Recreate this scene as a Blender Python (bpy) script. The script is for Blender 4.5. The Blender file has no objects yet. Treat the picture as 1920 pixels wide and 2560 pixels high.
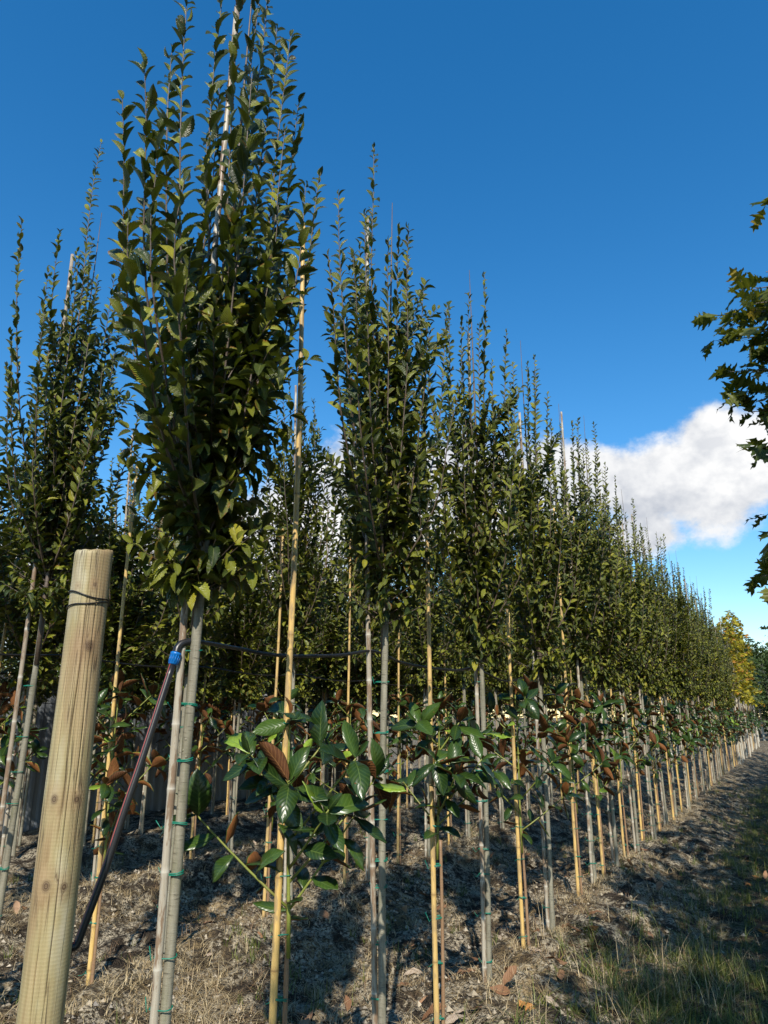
import bpy, math, random
import numpy as np
from mathutils import Vector, Matrix
from mathutils.geometry import tessellate_polygon

# ------------------------------------------------------------------ camera
R = math.radians
scene = bpy.context.scene
COL = scene.collection
FPX = 1770.0
PITCH = math.atan(509 / FPX)
YAW = math.atan((1979 - 960) / math.hypot(FPX, 509))
CAMP = np.array([0.0, 0.0, 1.6])
FWD = np.array([-math.sin(YAW) * math.cos(PITCH), math.cos(YAW) * math.cos(PITCH), math.sin(PITCH)])
RGT = np.array([math.cos(YAW), math.sin(YAW), 0.0])
UPV = np.cross(RGT, FWD)
cam = bpy.data.cameras.new('camera')
cam.sensor_fit = 'VERTICAL'
cam.sensor_height = 36.0
cam.lens = FPX / 2560 * 36
cam.clip_start = 0.05
cam.clip_end = 2000
camo = bpy.data.objects.new('camera', cam)
COL.objects.link(camo)
camo.location = CAMP
camo.rotation_euler = Vector(FWD).to_track_quat('-Z', 'Y').to_euler()
scene.camera = camo
scene.render.resolution_x = 768
scene.render.resolution_y = 1024
try:
    scene.cycles.max_bounces = 5
    scene.cycles.diffuse_bounces = 2
    scene.cycles.glossy_bounces = 2
    scene.cycles.transmission_bounces = 2
except Exception:
    pass

# ------------------------------------------------------------------ light
SUN_EL = 42.0
SUN_AZ = 154.0          # clockwise from +Y (the row direction)
SUNV = np.array([math.sin(R(SUN_AZ)) * math.cos(R(SUN_EL)), math.cos(R(SUN_AZ)) * math.cos(R(SUN_EL)), math.sin(R(SUN_EL))])
sun = bpy.data.lights.new('sun', 'SUN')
sun.energy = 4.9
sun.angle = R(0.53)
sun.color = (1.0, 0.93, 0.82)
suno = bpy.data.objects.new('sun', sun)
COL.objects.link(suno)
suno.location = (0, 0, 20)
suno.rotation_euler = Vector(-SUNV).to_track_quat('-Z', 'Y').to_euler()

scene.view_settings.view_transform = 'Standard'
scene.view_settings.look = 'None'
scene.view_settings.exposure = 0.30
scene.view_settings.gamma = 1.0
scene.view_settings.use_curve_mapping = False


class NT:
    """small helper around a node tree"""
    def __init__(self, tree):
        self.t = tree
        self.n = tree.nodes
        self.l = tree.links

    def new(self, kind, **kw):
        n = self.n.new(kind)
        for k, v in kw.items():
            setattr(n, k, v)
        return n

    def put(self, sock, v):
        if isinstance(v, bpy.types.NodeSocket):
            self.l.new(v, sock)
        elif v is not None:
            try:
                sock.default_value = v
            except Exception:
                sock.default_value = (v[0], v[1], v[2], 1.0) if len(v) == 3 else v

    def math(self, op, a, b=None, c=None, clamp=False):
        n = self.new('ShaderNodeMath', operation=op, use_clamp=clamp)
        self.put(n.inputs[0], a)
        if b is not None:
            self.put(n.inputs[1], b)
        if c is not None:
            self.put(n.inputs[2], c)
        return n.outputs[0]

    def mix(self, f, a, b, blend='MIX'):
        n = self.new('ShaderNodeMix', data_type='RGBA', blend_type=blend)
        self.put(n.inputs[0], f)
        self.put(n.inputs[6], a if isinstance(a, bpy.types.NodeSocket) else (a[0], a[1], a[2], 1))
        self.put(n.inputs[7], b if isinstance(b, bpy.types.NodeSocket) else (b[0], b[1], b[2], 1))
        return n.outputs[2]

    def noise(self, vec, scale, detail=4, rough=0.55, dist=0.0):
        n = self.new('ShaderNodeTexNoise')
        if vec is not None:
            self.put(n.inputs['Vector'], vec)
        n.inputs['Scale'].default_value = scale
        n.inputs['Detail'].default_value = detail
        n.inputs['Roughness'].default_value = rough
        n.inputs['Distortion'].default_value = dist
        return n.outputs['Fac']

    def ramp(self, f, lo, hi, a=0.0, b=1.0, smooth=False):
        n = self.new('ShaderNodeMapRange', interpolation_type='SMOOTHSTEP' if smooth else 'LINEAR', clamp=True)
        self.put(n.inputs[0], f)
        n.inputs[1].default_value = lo
        n.inputs[2].default_value = hi
        n.inputs[3].default_value = a
        n.inputs[4].default_value = b
        return n.outputs[0]

    def vscale(self, vec, s):
        n = self.new('ShaderNodeVectorMath', operation='MULTIPLY')
        self.put(n.inputs[0], vec)
        n.inputs[1].default_value = s
        return n.outputs[0]


world = bpy.data.worlds.new('World')
scene.world = world
world.use_nodes = True
try:
    world.cycles.sampling_method = 'MANUAL'
    world.cycles.sample_map_resolution = 512
except Exception:
    pass
wt = NT(world.node_tree)
wt.n.clear()
sky = wt.new('ShaderNodeTexSky', sky_type='NISHITA')
sky.sun_disc = False
sky.sun_elevation = R(SUN_EL)
sky.sun_rotation = R(SUN_AZ)
sky.altitude = 300
sky.air_density = 1.2
sky.dust_density = 0.2
sky.ozone_density = 3.2
gen = wt.new('ShaderNodeTexCoord').outputs['Generated']
sep = wt.new('ShaderNodeSeparateXYZ')
wt.l.new(gen, sep.inputs[0])
az = wt.math('MULTIPLY', wt.math('ARCTAN2', sep.outputs[0], sep.outputs[1]), 180 / math.pi)
el = wt.math('MULTIPLY', wt.math('ARCSINE', sep.outputs[2]), 180 / math.pi)
# cumulus bank: soft ellipses (azimuth, elevation, half width, half height in degrees), torn by noise
BLOBS = [(-4.5, 17.3, 6.5, 4.3), (-2.6, 20.0, 3.6, 2.6), (1.2, 18.2, 5.2, 3.6), (-8.5, 16.6, 4.2, 3.0), (-12.0, 18.0, 5.5, 3.4),
         (-15.5, 18.2, 5.5, 4.0), (-8.6, 13.6, 3.6, 2.2), (-22, 17.5, 7, 5.0), (-29, 17.6, 8, 5.8), (-36, 13.0, 10, 5.5), (-50, 8.5, 14, 6.0),
         (9.0, 16.0, 6.0, 4.0), (4.0, 4.2, 8.0, 2.0), (30, 12, 10, 4.0), (85, 12, 13, 4.5), (-90, 12, 12, 4.5), (150, 13, 12, 4.5)]
wv = wt.vscale(gen, (1, 1, 1.25))
n1 = wt.noise(wv, 7.5, 7, 0.62)
best = None
for a, e, ra, re in BLOBS:
    da = wt.math('MULTIPLY', wt.math('SUBTRACT', az, a), 1 / ra)
    de = wt.math('MULTIPLY', wt.math('SUBTRACT', el, e), 1 / re)
    q = wt.math('ADD', wt.math('MULTIPLY', da, da), wt.math('MULTIPLY', de, de))
    v = wt.math('SUBTRACT', 1.0, wt.math('SQRT', q))
    best = v if best is None else wt.math('SMOOTH_MAX', best, v, 0.25)
dens = wt.math('ADD', best, wt.math('MULTIPLY', wt.math('SUBTRACT', n1, 0.5), 1.9))
cov = wt.ramp(dens, -0.06, 0.38, smooth=True)
# billow relief: the noise a little higher up tells lit crests from shaded undersides
off = wt.new('ShaderNodeVectorMath', operation='ADD')
wt.l.new(wv, off.inputs[0])
off.inputs[1].default_value = (0.012, -0.012, 0.035)
n2 = wt.noise(off.outputs[0], 7.5, 4, 0.62)
relief = wt.math('SUBTRACT', n1, n2)
n3 = wt.noise(wv, 3.4, 2, 0.5)
lit = wt.math('ADD', wt.ramp(relief, -0.11, 0.10, 0.0, 0.75), wt.math('MULTIPLY', wt.math('SUBTRACT', n3, 0.40), 1.6), clamp=True)
ccol = wt.mix(lit, (0.54, 0.58, 0.66), (1.04, 1.04, 1.04))
skyb = wt.new('ShaderNodeBackground')
tint = wt.new('ShaderNodeHueSaturation')
tint.inputs['Saturation'].default_value = 1.36
tint.inputs['Hue'].default_value = 0.499
wt.l.new(sky.outputs[0], tint.inputs['Color'])
wt.l.new(tint.outputs[0], skyb.inputs[0])
skyb.inputs[1].default_value = 0.15
cloudb = wt.new('ShaderNodeBackground')
wt.l.new(ccol, cloudb.inputs[0])
cloudb.inputs[1].default_value = 0.80
ms = wt.new('ShaderNodeMixShader')
wt.l.new(cov, ms.inputs[0])
wt.l.new(skyb.outputs[0], ms.inputs[1])
wt.l.new(cloudb.outputs[0], ms.inputs[2])
wo = wt.new('ShaderNodeOutputWorld')
wt.l.new(ms.outputs[0], wo.inputs[0])

# ------------------------------------------------------------------ helpers
rng = np.random.default_rng(7)
random.seed(7)


def nrm(v):
    v = np.asarray(v, float)
    return v / np.maximum(np.linalg.norm(v, axis=-1, keepdims=True), 1e-9)


def lattice(ix, iy, seed):
    h = (ix.astype(np.int64) * 374761393 + iy.astype(np.int64) * 668265263 + seed * 974634777) & 0xFFFFFFFF
    h = ((h ^ (h >> 13)) * 1274126177) & 0xFFFFFFFF
    return ((h ^ (h >> 16)) & 0xFFFF) / 65535.0


def vnoise(x, y, seed=0):
    x = np.asarray(x, float)
    y = np.asarray(y, float)
    ix = np.floor(x)
    iy = np.floor(y)
    fx = x - ix
    fy = y - iy
    fx = fx * fx * (3 - 2 * fx)
    fy = fy * fy * (3 - 2 * fy)
    a = lattice(ix, iy, seed)
    b = lattice(ix + 1, iy, seed)
    c = lattice(ix, iy + 1, seed)
    d = lattice(ix + 1, iy + 1, seed)
    return (a * (1 - fx) + b * fx) * (1 - fy) + (c * (1 - fx) + d * fx) * fy - 0.5


ROWX = [-1.87, -4.0, -6.1, -8.2]


def gz(x, y):
    """height of the ground"""
    x = np.asarray(x, float)
    y = np.asarray(y, float)
    wob = 0.16 * vnoise(y * 0.7, x * 0 + 3.0, 5) + 0.10 * vnoise(y * 2.1, x * 0, 6)
    z = -0.17 + 0 * x
    for i, xr in enumerate(ROWX):
        s = np.where(x > xr, 0.62 if i == 0 else 0.55, 0.50)
        amp = 0.16 if i == 0 else 0.18
        z = z + amp * np.exp(-(np.abs((x - xr + wob * 0.8) / s)) ** 2.6)
    inb = 1 / (1 + np.exp((x + 0.75) * 6))
    far = np.exp(-np.maximum(0, np.hypot(x + 2, y - 5) - 14) / 18)
    z = z + far * ((0.035 + 0.06 * inb) * vnoise(x * 2.2, y * 2.2, 1) + (0.018 + 0.075 * inb) * vnoise(x * 5.5, y * 5.5, 2)
                   + (0.010 + 0.038 * inb) * vnoise(x * 13, y * 13, 3) + (0.006 + 0.016 * inb) * vnoise(x * 30, y * 30, 4))
    return z


def build_mesh(name, verts, faces, mats, uv=None, attrs=None, smooth=True, midx=None):
    """faces: (F,3) or (F,4) array or list of them"""
    me = bpy.data.meshes.new(name)
    if not isinstance(faces, list):
        faces = [faces]
    faces = [np.asarray(f, np.int32) for f in faces if len(f)]
    loops = np.concatenate([f.ravel() for f in faces])
    tot = np.concatenate([np.full(len(f), f.shape[1], np.int32) for f in faces])
    start = np.concatenate([[0], np.cumsum(tot)[:-1]]).astype(np.int32)
    verts = np.asarray(verts, np.float32)
    me.vertices.add(len(verts))
    me.vertices.foreach_set('co', verts.ravel())
    me.loops.add(len(loops))
    me.loops.foreach_set('vertex_index', loops.astype(np.int32))
    me.polygons.add(len(tot))
    me.polygons.foreach_set('loop_start', start)
    try:
        me.polygons.foreach_set('loop_total', tot)
    except Exception:
        pass
    for m in (mats if isinstance(mats, (list, tuple)) else [mats]):
        me.materials.append(m)
    if midx is not None:
        me.polygons.foreach_set('material_index', np.asarray(midx, np.int32))
    me.update(calc_edges=True)
    if uv is not None:
        l = me.uv_layers.new(name='UVMap')
        l.data.foreach_set('uv', np.asarray(uv, np.float32)[loops].ravel())
    for k, v in (attrs or {}).items():
        a = me.attributes.new(k, 'FLOAT', 'POINT')
        a.data.foreach_set('value', np.asarray(v, np.float32))
    me.polygons.foreach_set('use_smooth', np.full(len(tot), smooth))
    return me


class MB:
    """collects tubes and loose geometry for one mesh"""
    def __init__(self):
        self.v, self.q, self.t, self.uv, self.r = [], [], [], [], []
        self.n = 0

    def add(self, v, q=None, t=None, uv=None, r=0.0):
        v = np.asarray(v, float)
        if q is not None and len(q):
            self.q.append(np.asarray(q, int) + self.n)
        if t is not None and len(t):
            self.t.append(np.asarray(t, int) + self.n)
        self.v.append(v)
        self.uv.append(np.zeros((len(v), 2)) if uv is None else np.asarray(uv, float))
        self.r.append(np.full(len(v), r, float) if np.isscalar(r) else np.asarray(r, float))
        self.n += len(v)

    def tube(self, pts, rad, seg=8, cap=True, r=0.0):
        pts = np.asarray(pts, float)
        k = len(pts)
        rad = np.broadcast_to(np.asarray(rad, float), (k,))
        r = np.broadcast_to(np.asarray(r, float), (k,))
        tg = nrm(np.gradient(pts, axis=0))
        ref = np.array([0, 0, 1.0]) if abs(tg[0][2]) < 0.9 else np.array([1.0, 0, 0])
        vs = []
        x = None
        for i in range(k):
            x = np.cross(ref, tg[i]) if x is None else x - tg[i] * (x @ tg[i])
            x = nrm(x)
            y = np.cross(tg[i], x)
            a = np.arange(seg) * 2 * math.pi / seg
            vs.append(pts[i] + rad[i] * (np.cos(a)[:, None] * x + np.sin(a)[:, None] * y))
        v = np.concatenate(vs)
        i = np.arange(k - 1)[:, None] * seg
        j = np.arange(seg)[None]
        j2 = (j + 1) % seg
        q = np.stack([i + j, i + j2, i + seg + j2, i + seg + j], -1).reshape(-1, 4)
        ln = np.concatenate([[0], np.cumsum(np.linalg.norm(np.diff(pts, axis=0), axis=1))])
        uv = np.stack([np.tile(np.arange(seg) / seg, k), np.repeat(ln, seg)], -1)
        rr = np.repeat(r, seg)
        t = []
        if cap:
            v = np.concatenate([v, pts[:1], pts[-1:]])
            uv = np.concatenate([uv, [[0, 0], [0, ln[-1]]]])
            rr = np.concatenate([rr, r[:1], r[-1:]])
            c0, c1 = k * seg, k * seg + 1
            for a in range(seg):
                b = (a + 1) % seg
                t.append((c0, b, a))
                t.append((c1, (k - 1) * seg + a, (k - 1) * seg + b))
        self.add(v, q, t, uv, rr)

    def box(self, lo, hi, r=0.0):
        lo = np.asarray(lo, float)
        hi = np.asarray(hi, float)
        v = [(a, b, c) for a in (lo[0], hi[0]) for b in (lo[1], hi[1]) for c in (lo[2], hi[2])]
        q = [(0, 1, 3, 2), (4, 6, 7, 5), (0, 4, 5, 1), (2, 3, 7, 6), (0, 2, 6, 4), (1, 5, 7, 3)]
        self.add(v, q, None, None, r)

    def mesh(self, name, mat, smooth=True):
        f = []
        if self.q:
            f.append(np.concatenate(self.q))
        if self.t:
            f.append(np.concatenate(self.t))
        return build_mesh(name, np.concatenate(self.v), f, mat, np.concatenate(self.uv), {'rnd': np.concatenate(self.r)}, smooth)


def obj(name, data, parent=None, loc=None, rotz=None, scale=None):
    o = bpy.data.objects.new(name, data)
    COL.objects.link(o)
    if parent is not None:
        o.parent = parent
    if loc is not None:
        o.location = loc
    if rotz is not None:
        o.rotation_euler = (0, 0, rotz)
    if scale is not None:
        o.scale = (scale,) * 3 if np.isscalar(scale) else scale
    return o


def tag(o, label, cat, group=None):
    o['label'] = label
    o['category'] = cat
    if group:
        o['group'] = group
    return o


def thing(name, label, cat, loc=(0, 0, 0), group=None):
    o = obj(name, None, None, loc)
    o.empty_display_size = 0.1
    return tag(o, label, cat, group)


def kind(o, k):
    o['kind'] = k
    return o


# ------------------------------------------------------------------ materials
def mat(name):
    m = bpy.data.materials.new(name)
    m.use_nodes = True
    t = NT(m.node_tree)
    b = t.n['Principled BSDF']
    return m, t, b


def attr(t, name='rnd'):
    return t.new('ShaderNodeAttribute', attribute_name=name).outputs['Fac']


def bump(t, b, h, strength=0.5, dist=0.01):
    n = t.new('ShaderNodeBump')
    n.inputs['Strength'].default_value = strength
    n.inputs['Distance'].default_value = dist
    t.l.new(h, n.inputs['Height'])
    t.l.new(n.outputs[0], b.inputs['Normal'])


def leaf_mat(name, dark, light, edge=None, rough=0.42, veins=13, trans=0.22, tcol=None, relief=0.4, spec=0.4, mid=(0.20, 0.22, 0.06), alt=None, altp=0.93, skew=1.0):
    m, t, b = mat(name)
    uv = t.new('ShaderNodeUVMap', uv_map='UVMap').outputs[0]
    s = t.new('ShaderNodeSeparateXYZ')
    t.l.new(uv, s.inputs[0])
    ax = t.math('ABSOLUTE', t.math('MULTIPLY_ADD', s.outputs[0], 2.0, -1.0))
    rnd = t.math('FRACT', t.math('ADD', attr(t), t.new('ShaderNodeObjectInfo').outputs['Random']))
    col = t.mix(t.math('POWER', rnd, skew), dark, light)
    if alt is not None:
        col = t.mix(t.ramp(rnd, altp, altp + 0.01), col, alt)
    w = t.math('SINE', t.math('MULTIPLY', t.math('SUBTRACT', t.math('MULTIPLY', s.outputs[1], veins), t.math('MULTIPLY', ax, veins * 0.26)), 2 * math.pi))
    vein = t.ramp(w, 0.55, 1.0)
    col = t.mix(t.math('MULTIPLY', vein, 0.28), col, mid)
    geo = t.new('ShaderNodeNewGeometry')
    blot = t.noise(geo.outputs['Position'], 38, 1)
    col = t.mix(t.ramp(blot, 0.5, 0.75, 0, 0.35), col, dark)
    if edge is not None:
        ef = t.math('MULTIPLY', t.ramp(ax, 0.55, 1.0), t.ramp(t.math('FRACT', t.math('MULTIPLY', rnd, 7.3)), 0.60, 0.9))
        ef = t.math('MULTIPLY', ef, t.ramp(blot, 0.4, 0.6))
        col = t.mix(ef, col, edge)
    col = t.mix(t.ramp(ax, 0.0, 0.07, 0.75, 0.0), col, mid)
    t.l.new(col, b.inputs['Base Color'])
    b.inputs['Roughness'].default_value = rough
    b.inputs['Specular IOR Level'].default_value = spec
    bump(t, b, t.math('MULTIPLY', w, -0.5), relief, 0.003)
    if trans > 0:
        tr = t.new('ShaderNodeBsdfTranslucent')
        t.l.new(t.mix(0.65, col, tcol if tcol else light), tr.inputs[0])
        mx = t.new('ShaderNodeMixShader')
        mx.inputs[0].default_value = trans
        t.l.new(b.outputs[0], mx.inputs[1])
        t.l.new(tr.outputs[0], mx.inputs[2])
        t.l.new(mx.outputs[0], t.n['Material Output'].inputs[0])
    return m


M = {}
M['hornbeam_leaf'] = leaf_mat('hornbeam_leaf', (0.014, 0.031, 0.006), (0.225, 0.240, 0.020), (0.22, 0.09, 0.020), 0.34, 13, 0.09, (0.16, 0.24, 0.015), 0.55, 0.35, (0.17, 0.19, 0.05), (0.27, 0.25, 0.02), 0.965, 1.5)
M['magnolia_top'] = leaf_mat('magnolia_top', (0.010, 0.027, 0.006), (0.045, 0.088, 0.012), None, 0.30, 9, 0.0, None, 0.15, 0.42, (0.10, 0.15, 0.035), (0.20, 0.30, 0.03), 0.95, 1.3)
M['magnolia_under'] = leaf_mat('magnolia_under', (0.045, 0.018, 0.009), (0.19, 0.074, 0.022), None, 0.75, 9, 0.0, None, 0.3, 0.2, (0.30, 0.15, 0.05))
M['oak_leaf'] = leaf_mat('oak_leaf', (0.030, 0.058, 0.010), (0.150, 0.165, 0.018), (0.18, 0.05, 0.015), 0.45, 6, 0.28, (0.20, 0.22, 0.012), 0.25, 0.35, (0.10, 0.10, 0.03), (0.30, 0.22, 0.02), 0.90)
M['maple_leaf'] = leaf_mat('maple_leaf', (0.09, 0.125, 0.014), (0.50, 0.40, 0.02), (0.42, 0.20, 0.02), 0.5, 6, 0.3, (0.6, 0.42, 0.02), 0.25, 0.3, (0.3, 0.26, 0.04), (0.40, 0.17, 0.03), 0.90)
M['far_leaf'] = leaf_mat('far_leaf', (0.028, 0.055, 0.014), (0.07, 0.105, 0.025), None, 0.5, 6, 0.15, (0.1, 0.16, 0.02), 0.2, 0.3, (0.1, 0.13, 0.05))
M['fallen_leaf'] = leaf_mat('fallen_leaf', (0.13, 0.055, 0.022), (0.38, 0.22, 0.12), (0.08, 0.035, 0.02), 0.6, 9, 0.0, None, 0.5, 0.3, (0.34, 0.20, 0.10), (0.42, 0.34, 0.25), 0.80)
M['fallen_oak'] = leaf_mat('fallen_oak', (0.22, 0.09, 0.025), (0.50, 0.24, 0.06), (0.12, 0.05, 0.02), 0.6, 6, 0.0, None, 0.5, 0.3, (0.30, 0.15, 0.05))


def bark_mat(name, c1, c2, c3, scale=1.0, lent=0.5):
    m, t, b = mat(name)
    tc = t.new('ShaderNodeTexCoord').outputs['Object']
    rnd = t.new('ShaderNodeObjectInfo').outputs['Random']
    n = t.noise(t.vscale(tc, (60 * scale, 60 * scale, 9 * scale)), 1.0, 5, 0.6)
    p = t.noise(t.vscale(tc, (14, 14, 3.2)), 1.0, 4)
    ring = t.noise(t.vscale(tc, (22, 22, 150)), 1.0, 3, 0.7)
    col = t.mix(t.ramp(n, 0.3, 0.7), c1, c2)
    col = t.mix(t.ramp(p, 0.52, 0.66, 0, 0.7), col, c3)
    col = t.mix(t.ramp(ring, 0.58, 0.68, 0, lent), col, (0.055, 0.045, 0.032))
    col = t.mix(t.math('MULTIPLY', rnd, 0.35), col, c1)
    t.l.new(col, b.inputs['Base Color'])
    b.inputs['Roughness'].default_value = 0.48
    b.inputs['Specular IOR Level'].default_value = 0.45
    bump(t, b, ring, 0.5, 0.003)
    return m


M['hornbeam_bark'] = bark_mat('hornbeam_bark', (0.15, 0.138, 0.098), (0.36, 0.335, 0.255), (0.15, 0.155, 0.085), 0.55, 0.8)
M['twig'] = bark_mat('twig', (0.085, 0.06, 0.042), (0.15, 0.115, 0.09), (0.075, 0.055, 0.035))
M['magnolia_bark'] = bark_mat('magnolia_bark', (0.22, 0.13, 0.07), (0.33, 0.21, 0.12), (0.16, 0.12, 0.07))
M['magnolia_shoot'] = bark_mat('magnolia_shoot', (0.16, 0.19, 0.035), (0.24, 0.26, 0.05), (0.17, 0.13, 0.045), 1.0, 0.15)
M['oak_bark'] = bark_mat('oak_bark', (0.10, 0.085, 0.07), (0.17, 0.15, 0.12), (0.12, 0.12, 0.09))
M['pale_bark'] = bark_mat('pale_bark', (0.42, 0.38, 0.30), (0.55, 0.50, 0.40), (0.35, 0.32, 0.24))


def cane_mat(name, c1, c2, node, patch):
    m, t, b = mat(name)
    tc = t.new('ShaderNodeTexCoord').outputs['Object']
    rnd = t.new('ShaderNodeObjectInfo').outputs['Random']
    g = t.noise(t.vscale(tc, (130, 130, 5)), 1.0, 4, 0.6)
    p = t.noise(t.vscale(tc, (34, 34, 6.5)), 1.0, 5, 0.66)
    col = t.mix(t.ramp(g, 0.3, 0.75), c1, c2)
    col = t.mix(t.ramp(p, 0.485, 0.55, 0, 0.95), col, patch)
    col = t.mix(t.math('MULTIPLY', t.math('POWER', rnd, 2.0), 0.75), col, patch)
    col = t.mix(attr(t), col, node)
    t.l.new(col, b.inputs['Base Color'])
    b.inputs['Roughness'].default_value = 0.42
    b.inputs['Specular IOR Level'].default_value = 0.4
    bump(t, b, g, 0.25, 0.003)
    return m


M['bamboo'] = cane_mat('bamboo', (0.62, 0.40, 0.12), (0.74, 0.52, 0.20), (0.26, 0.16, 0.06), (0.40, 0.28, 0.13))
M['old_cane'] = cane_mat('old_cane', (0.35, 0.31, 0.235), (0.50, 0.465, 0.38), (0.50, 0.47, 0.39), (0.215, 0.145, 0.092))


def plain(name, c, rough=0.5, spec=0.5, var=0.25, scale=30):
    m, t, b = mat(name)
    tc = t.new('ShaderNodeTexCoord').outputs['Object']
    n = t.noise(tc, scale, 4)
    col = t.mix(t.math('MULTIPLY', n, var * 2), c, tuple(x * 0.55 for x in c))
    t.l.new(col, b.inputs['Base Color'])
    b.inputs['Roughness'].default_value = rough
    b.inputs['Specular IOR Level'].default_value = spec
    bump(t, b, n, 0.15, 0.002)
    return m


M['tie'] = plain('green_tie', (0.005, 0.20, 0.13), 0.4, 0.5)
M['pipe'] = plain('black_pipe', (0.014, 0.014, 0.016), 0.35, 0.5, 0.2)
M['red_stripe'] = plain('red_stripe', (0.38, 0.065, 0.045), 0.45)
M['blue_plastic'] = plain('blue_plastic', (0.006, 0.16, 0.52), 0.35)
M['wire'] = plain('black_wire', (0.012, 0.012, 0.012), 0.45)
M['metal_sheet'] = plain('metal_sheet', (0.17, 0.185, 0.20), 0.45, 0.5, 0.15, 3)
M['grey_wall'] = plain('grey_wall', (0.36, 0.37, 0.38), 0.7, 0.3, 0.2, 4)
M['dark_board'] = plain('dark_board', (0.05, 0.045, 0.04), 0.7, 0.3, 0.3, 6)


def post_mat():
    m, t, b = mat('post_wood')
    tc = t.new('ShaderNodeTexCoord').outputs['Object']
    sp = t.new('ShaderNodeSeparateXYZ')
    t.l.new(tc, sp.inputs[0])
    # knots: spots at (angle direction, height); the grain bends round them
    knots = [(-40, 1.98, 0.006), (12, 1.985, 0.008), (16, 1.80, 0.021), (-30, 1.375, 0.016), (28, 1.372, 0.013), (-24, 1.155, 0.018), (20, 1.15, 0.015), (-5, 0.62, 0.014)]
    ksum = None
    kring = None
    for ang, z, rr in knots:
        # direction seen from the path side
        a = R(-38 + ang)
        c = (0.059 * math.cos(a), 0.059 * math.sin(a), z)
        d = t.new('ShaderNodeVectorMath', operation='DISTANCE')
        t.l.new(t.vscale(tc, (1, 1, 0.8)), d.inputs[0])
        d.inputs[1].default_value = (c[0], c[1], z * 0.8)
        rings = t.math('MULTIPLY_ADD', t.math('SINE', t.math('MULTIPLY', d.outputs['Value'], 1500)), 0.22, 0.78)
        core = t.math('MULTIPLY', t.ramp(d.outputs['Value'], rr * 0.25, rr, 1, 0, True), rings)
        halo = t.ramp(d.outputs['Value'], rr, rr * 3.2, 1, 0, True)
        ksum = core if ksum is None else t.math('MAXIMUM', ksum, core)
        kring = halo if kring is None else t.math('MAXIMUM', kring, halo)
    warp = t.math('MULTIPLY', kring, 0.55)
    gv = t.new('ShaderNodeCombineXYZ')
    t.l.new(t.math('MULTIPLY', sp.outputs[0], 70), gv.inputs[0])
    t.l.new(t.math('MULTIPLY', sp.outputs[1], 70), gv.inputs[1])
    t.l.new(t.math('ADD', t.math('MULTIPLY', sp.outputs[2], 2.2), warp), gv.inputs[2])
    grain = t.noise(gv.outputs[0], 1.0, 5, 0.6, 0.4)
    big = t.noise(t.vscale(tc, (9, 9, 2.4)), 1.0, 4)
    lathe = t.math('SINE', t.math('ADD', t.math('MULTIPLY', sp.outputs[2], 640), t.math('MULTIPLY', grain, 2.5)))
    lfade = t.noise(t.vscale(tc, (14, 14, 22)), 1.0, 3)
    col = t.mix(t.ramp(grain, 0.35, 0.68), (0.26, 0.18, 0.085), (0.44, 0.335, 0.18))
    col = t.mix(t.ramp(big, 0.42, 0.62, 0, 0.75), col, (0.32, 0.30, 0.14))
    col = t.mix(t.ramp(big, 0.54, 0.68, 0, 0.75), col, (0.52, 0.46, 0.34))
    col = t.mix(t.ramp(t.noise(t.vscale(tc, (30, 30, 3.0)), 1.0, 4, 0.6), 0.52, 0.7, 0, 0.6), col, (0.24, 0.165, 0.085))
    lf = t.math('MULTIPLY', t.ramp(lathe, 0.3, 1.0), t.ramp(lfade, 0.40, 0.68, 0.03, 0.34))
    col = t.mix(lf, col, (0.26, 0.19, 0.10))
    # drying cracks: long thin dark streaks
    cr = t.noise(t.vscale(tc, (62, 62, 1.3)), 1.0, 2, 0.5, 0.2)
    crack = t.ramp(t.math('ABSOLUTE', t.math('SUBTRACT', cr, 0.53)), 0.0, 0.020, 1, 0)
    crm = t.ramp(t.noise(t.vscale(tc, (8, 8, 1.5)), 1.0, 2), 0.40, 0.50)
    crack = t.math('MULTIPLY', crack, crm)
    col = t.mix(t.math('MULTIPLY', crack, 0.8), col, (0.06, 0.04, 0.022))
    col = t.mix(t.math('MULTIPLY', kring, 0.35), col, (0.27, 0.16, 0.08))
    col = t.mix(ksum, col, (0.06, 0.03, 0.015))
    col = t.mix(t.ramp(attr(t), 0.35, 0.8), col, (0.045, 0.028, 0.015))
    t.l.new(col, b.inputs['Base Color'])
    b.inputs['Roughness'].default_value = 0.62
    h = t.math('ADD', t.math('MULTIPLY', lathe, 0.05), t.math('SUBTRACT', t.math('MULTIPLY', grain, 0.5), t.math('MULTIPLY', crack, 1.2)))
    bump(t, b, h, 0.55, 0.003)
    return m


M['post_wood'] = post_mat()


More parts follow.
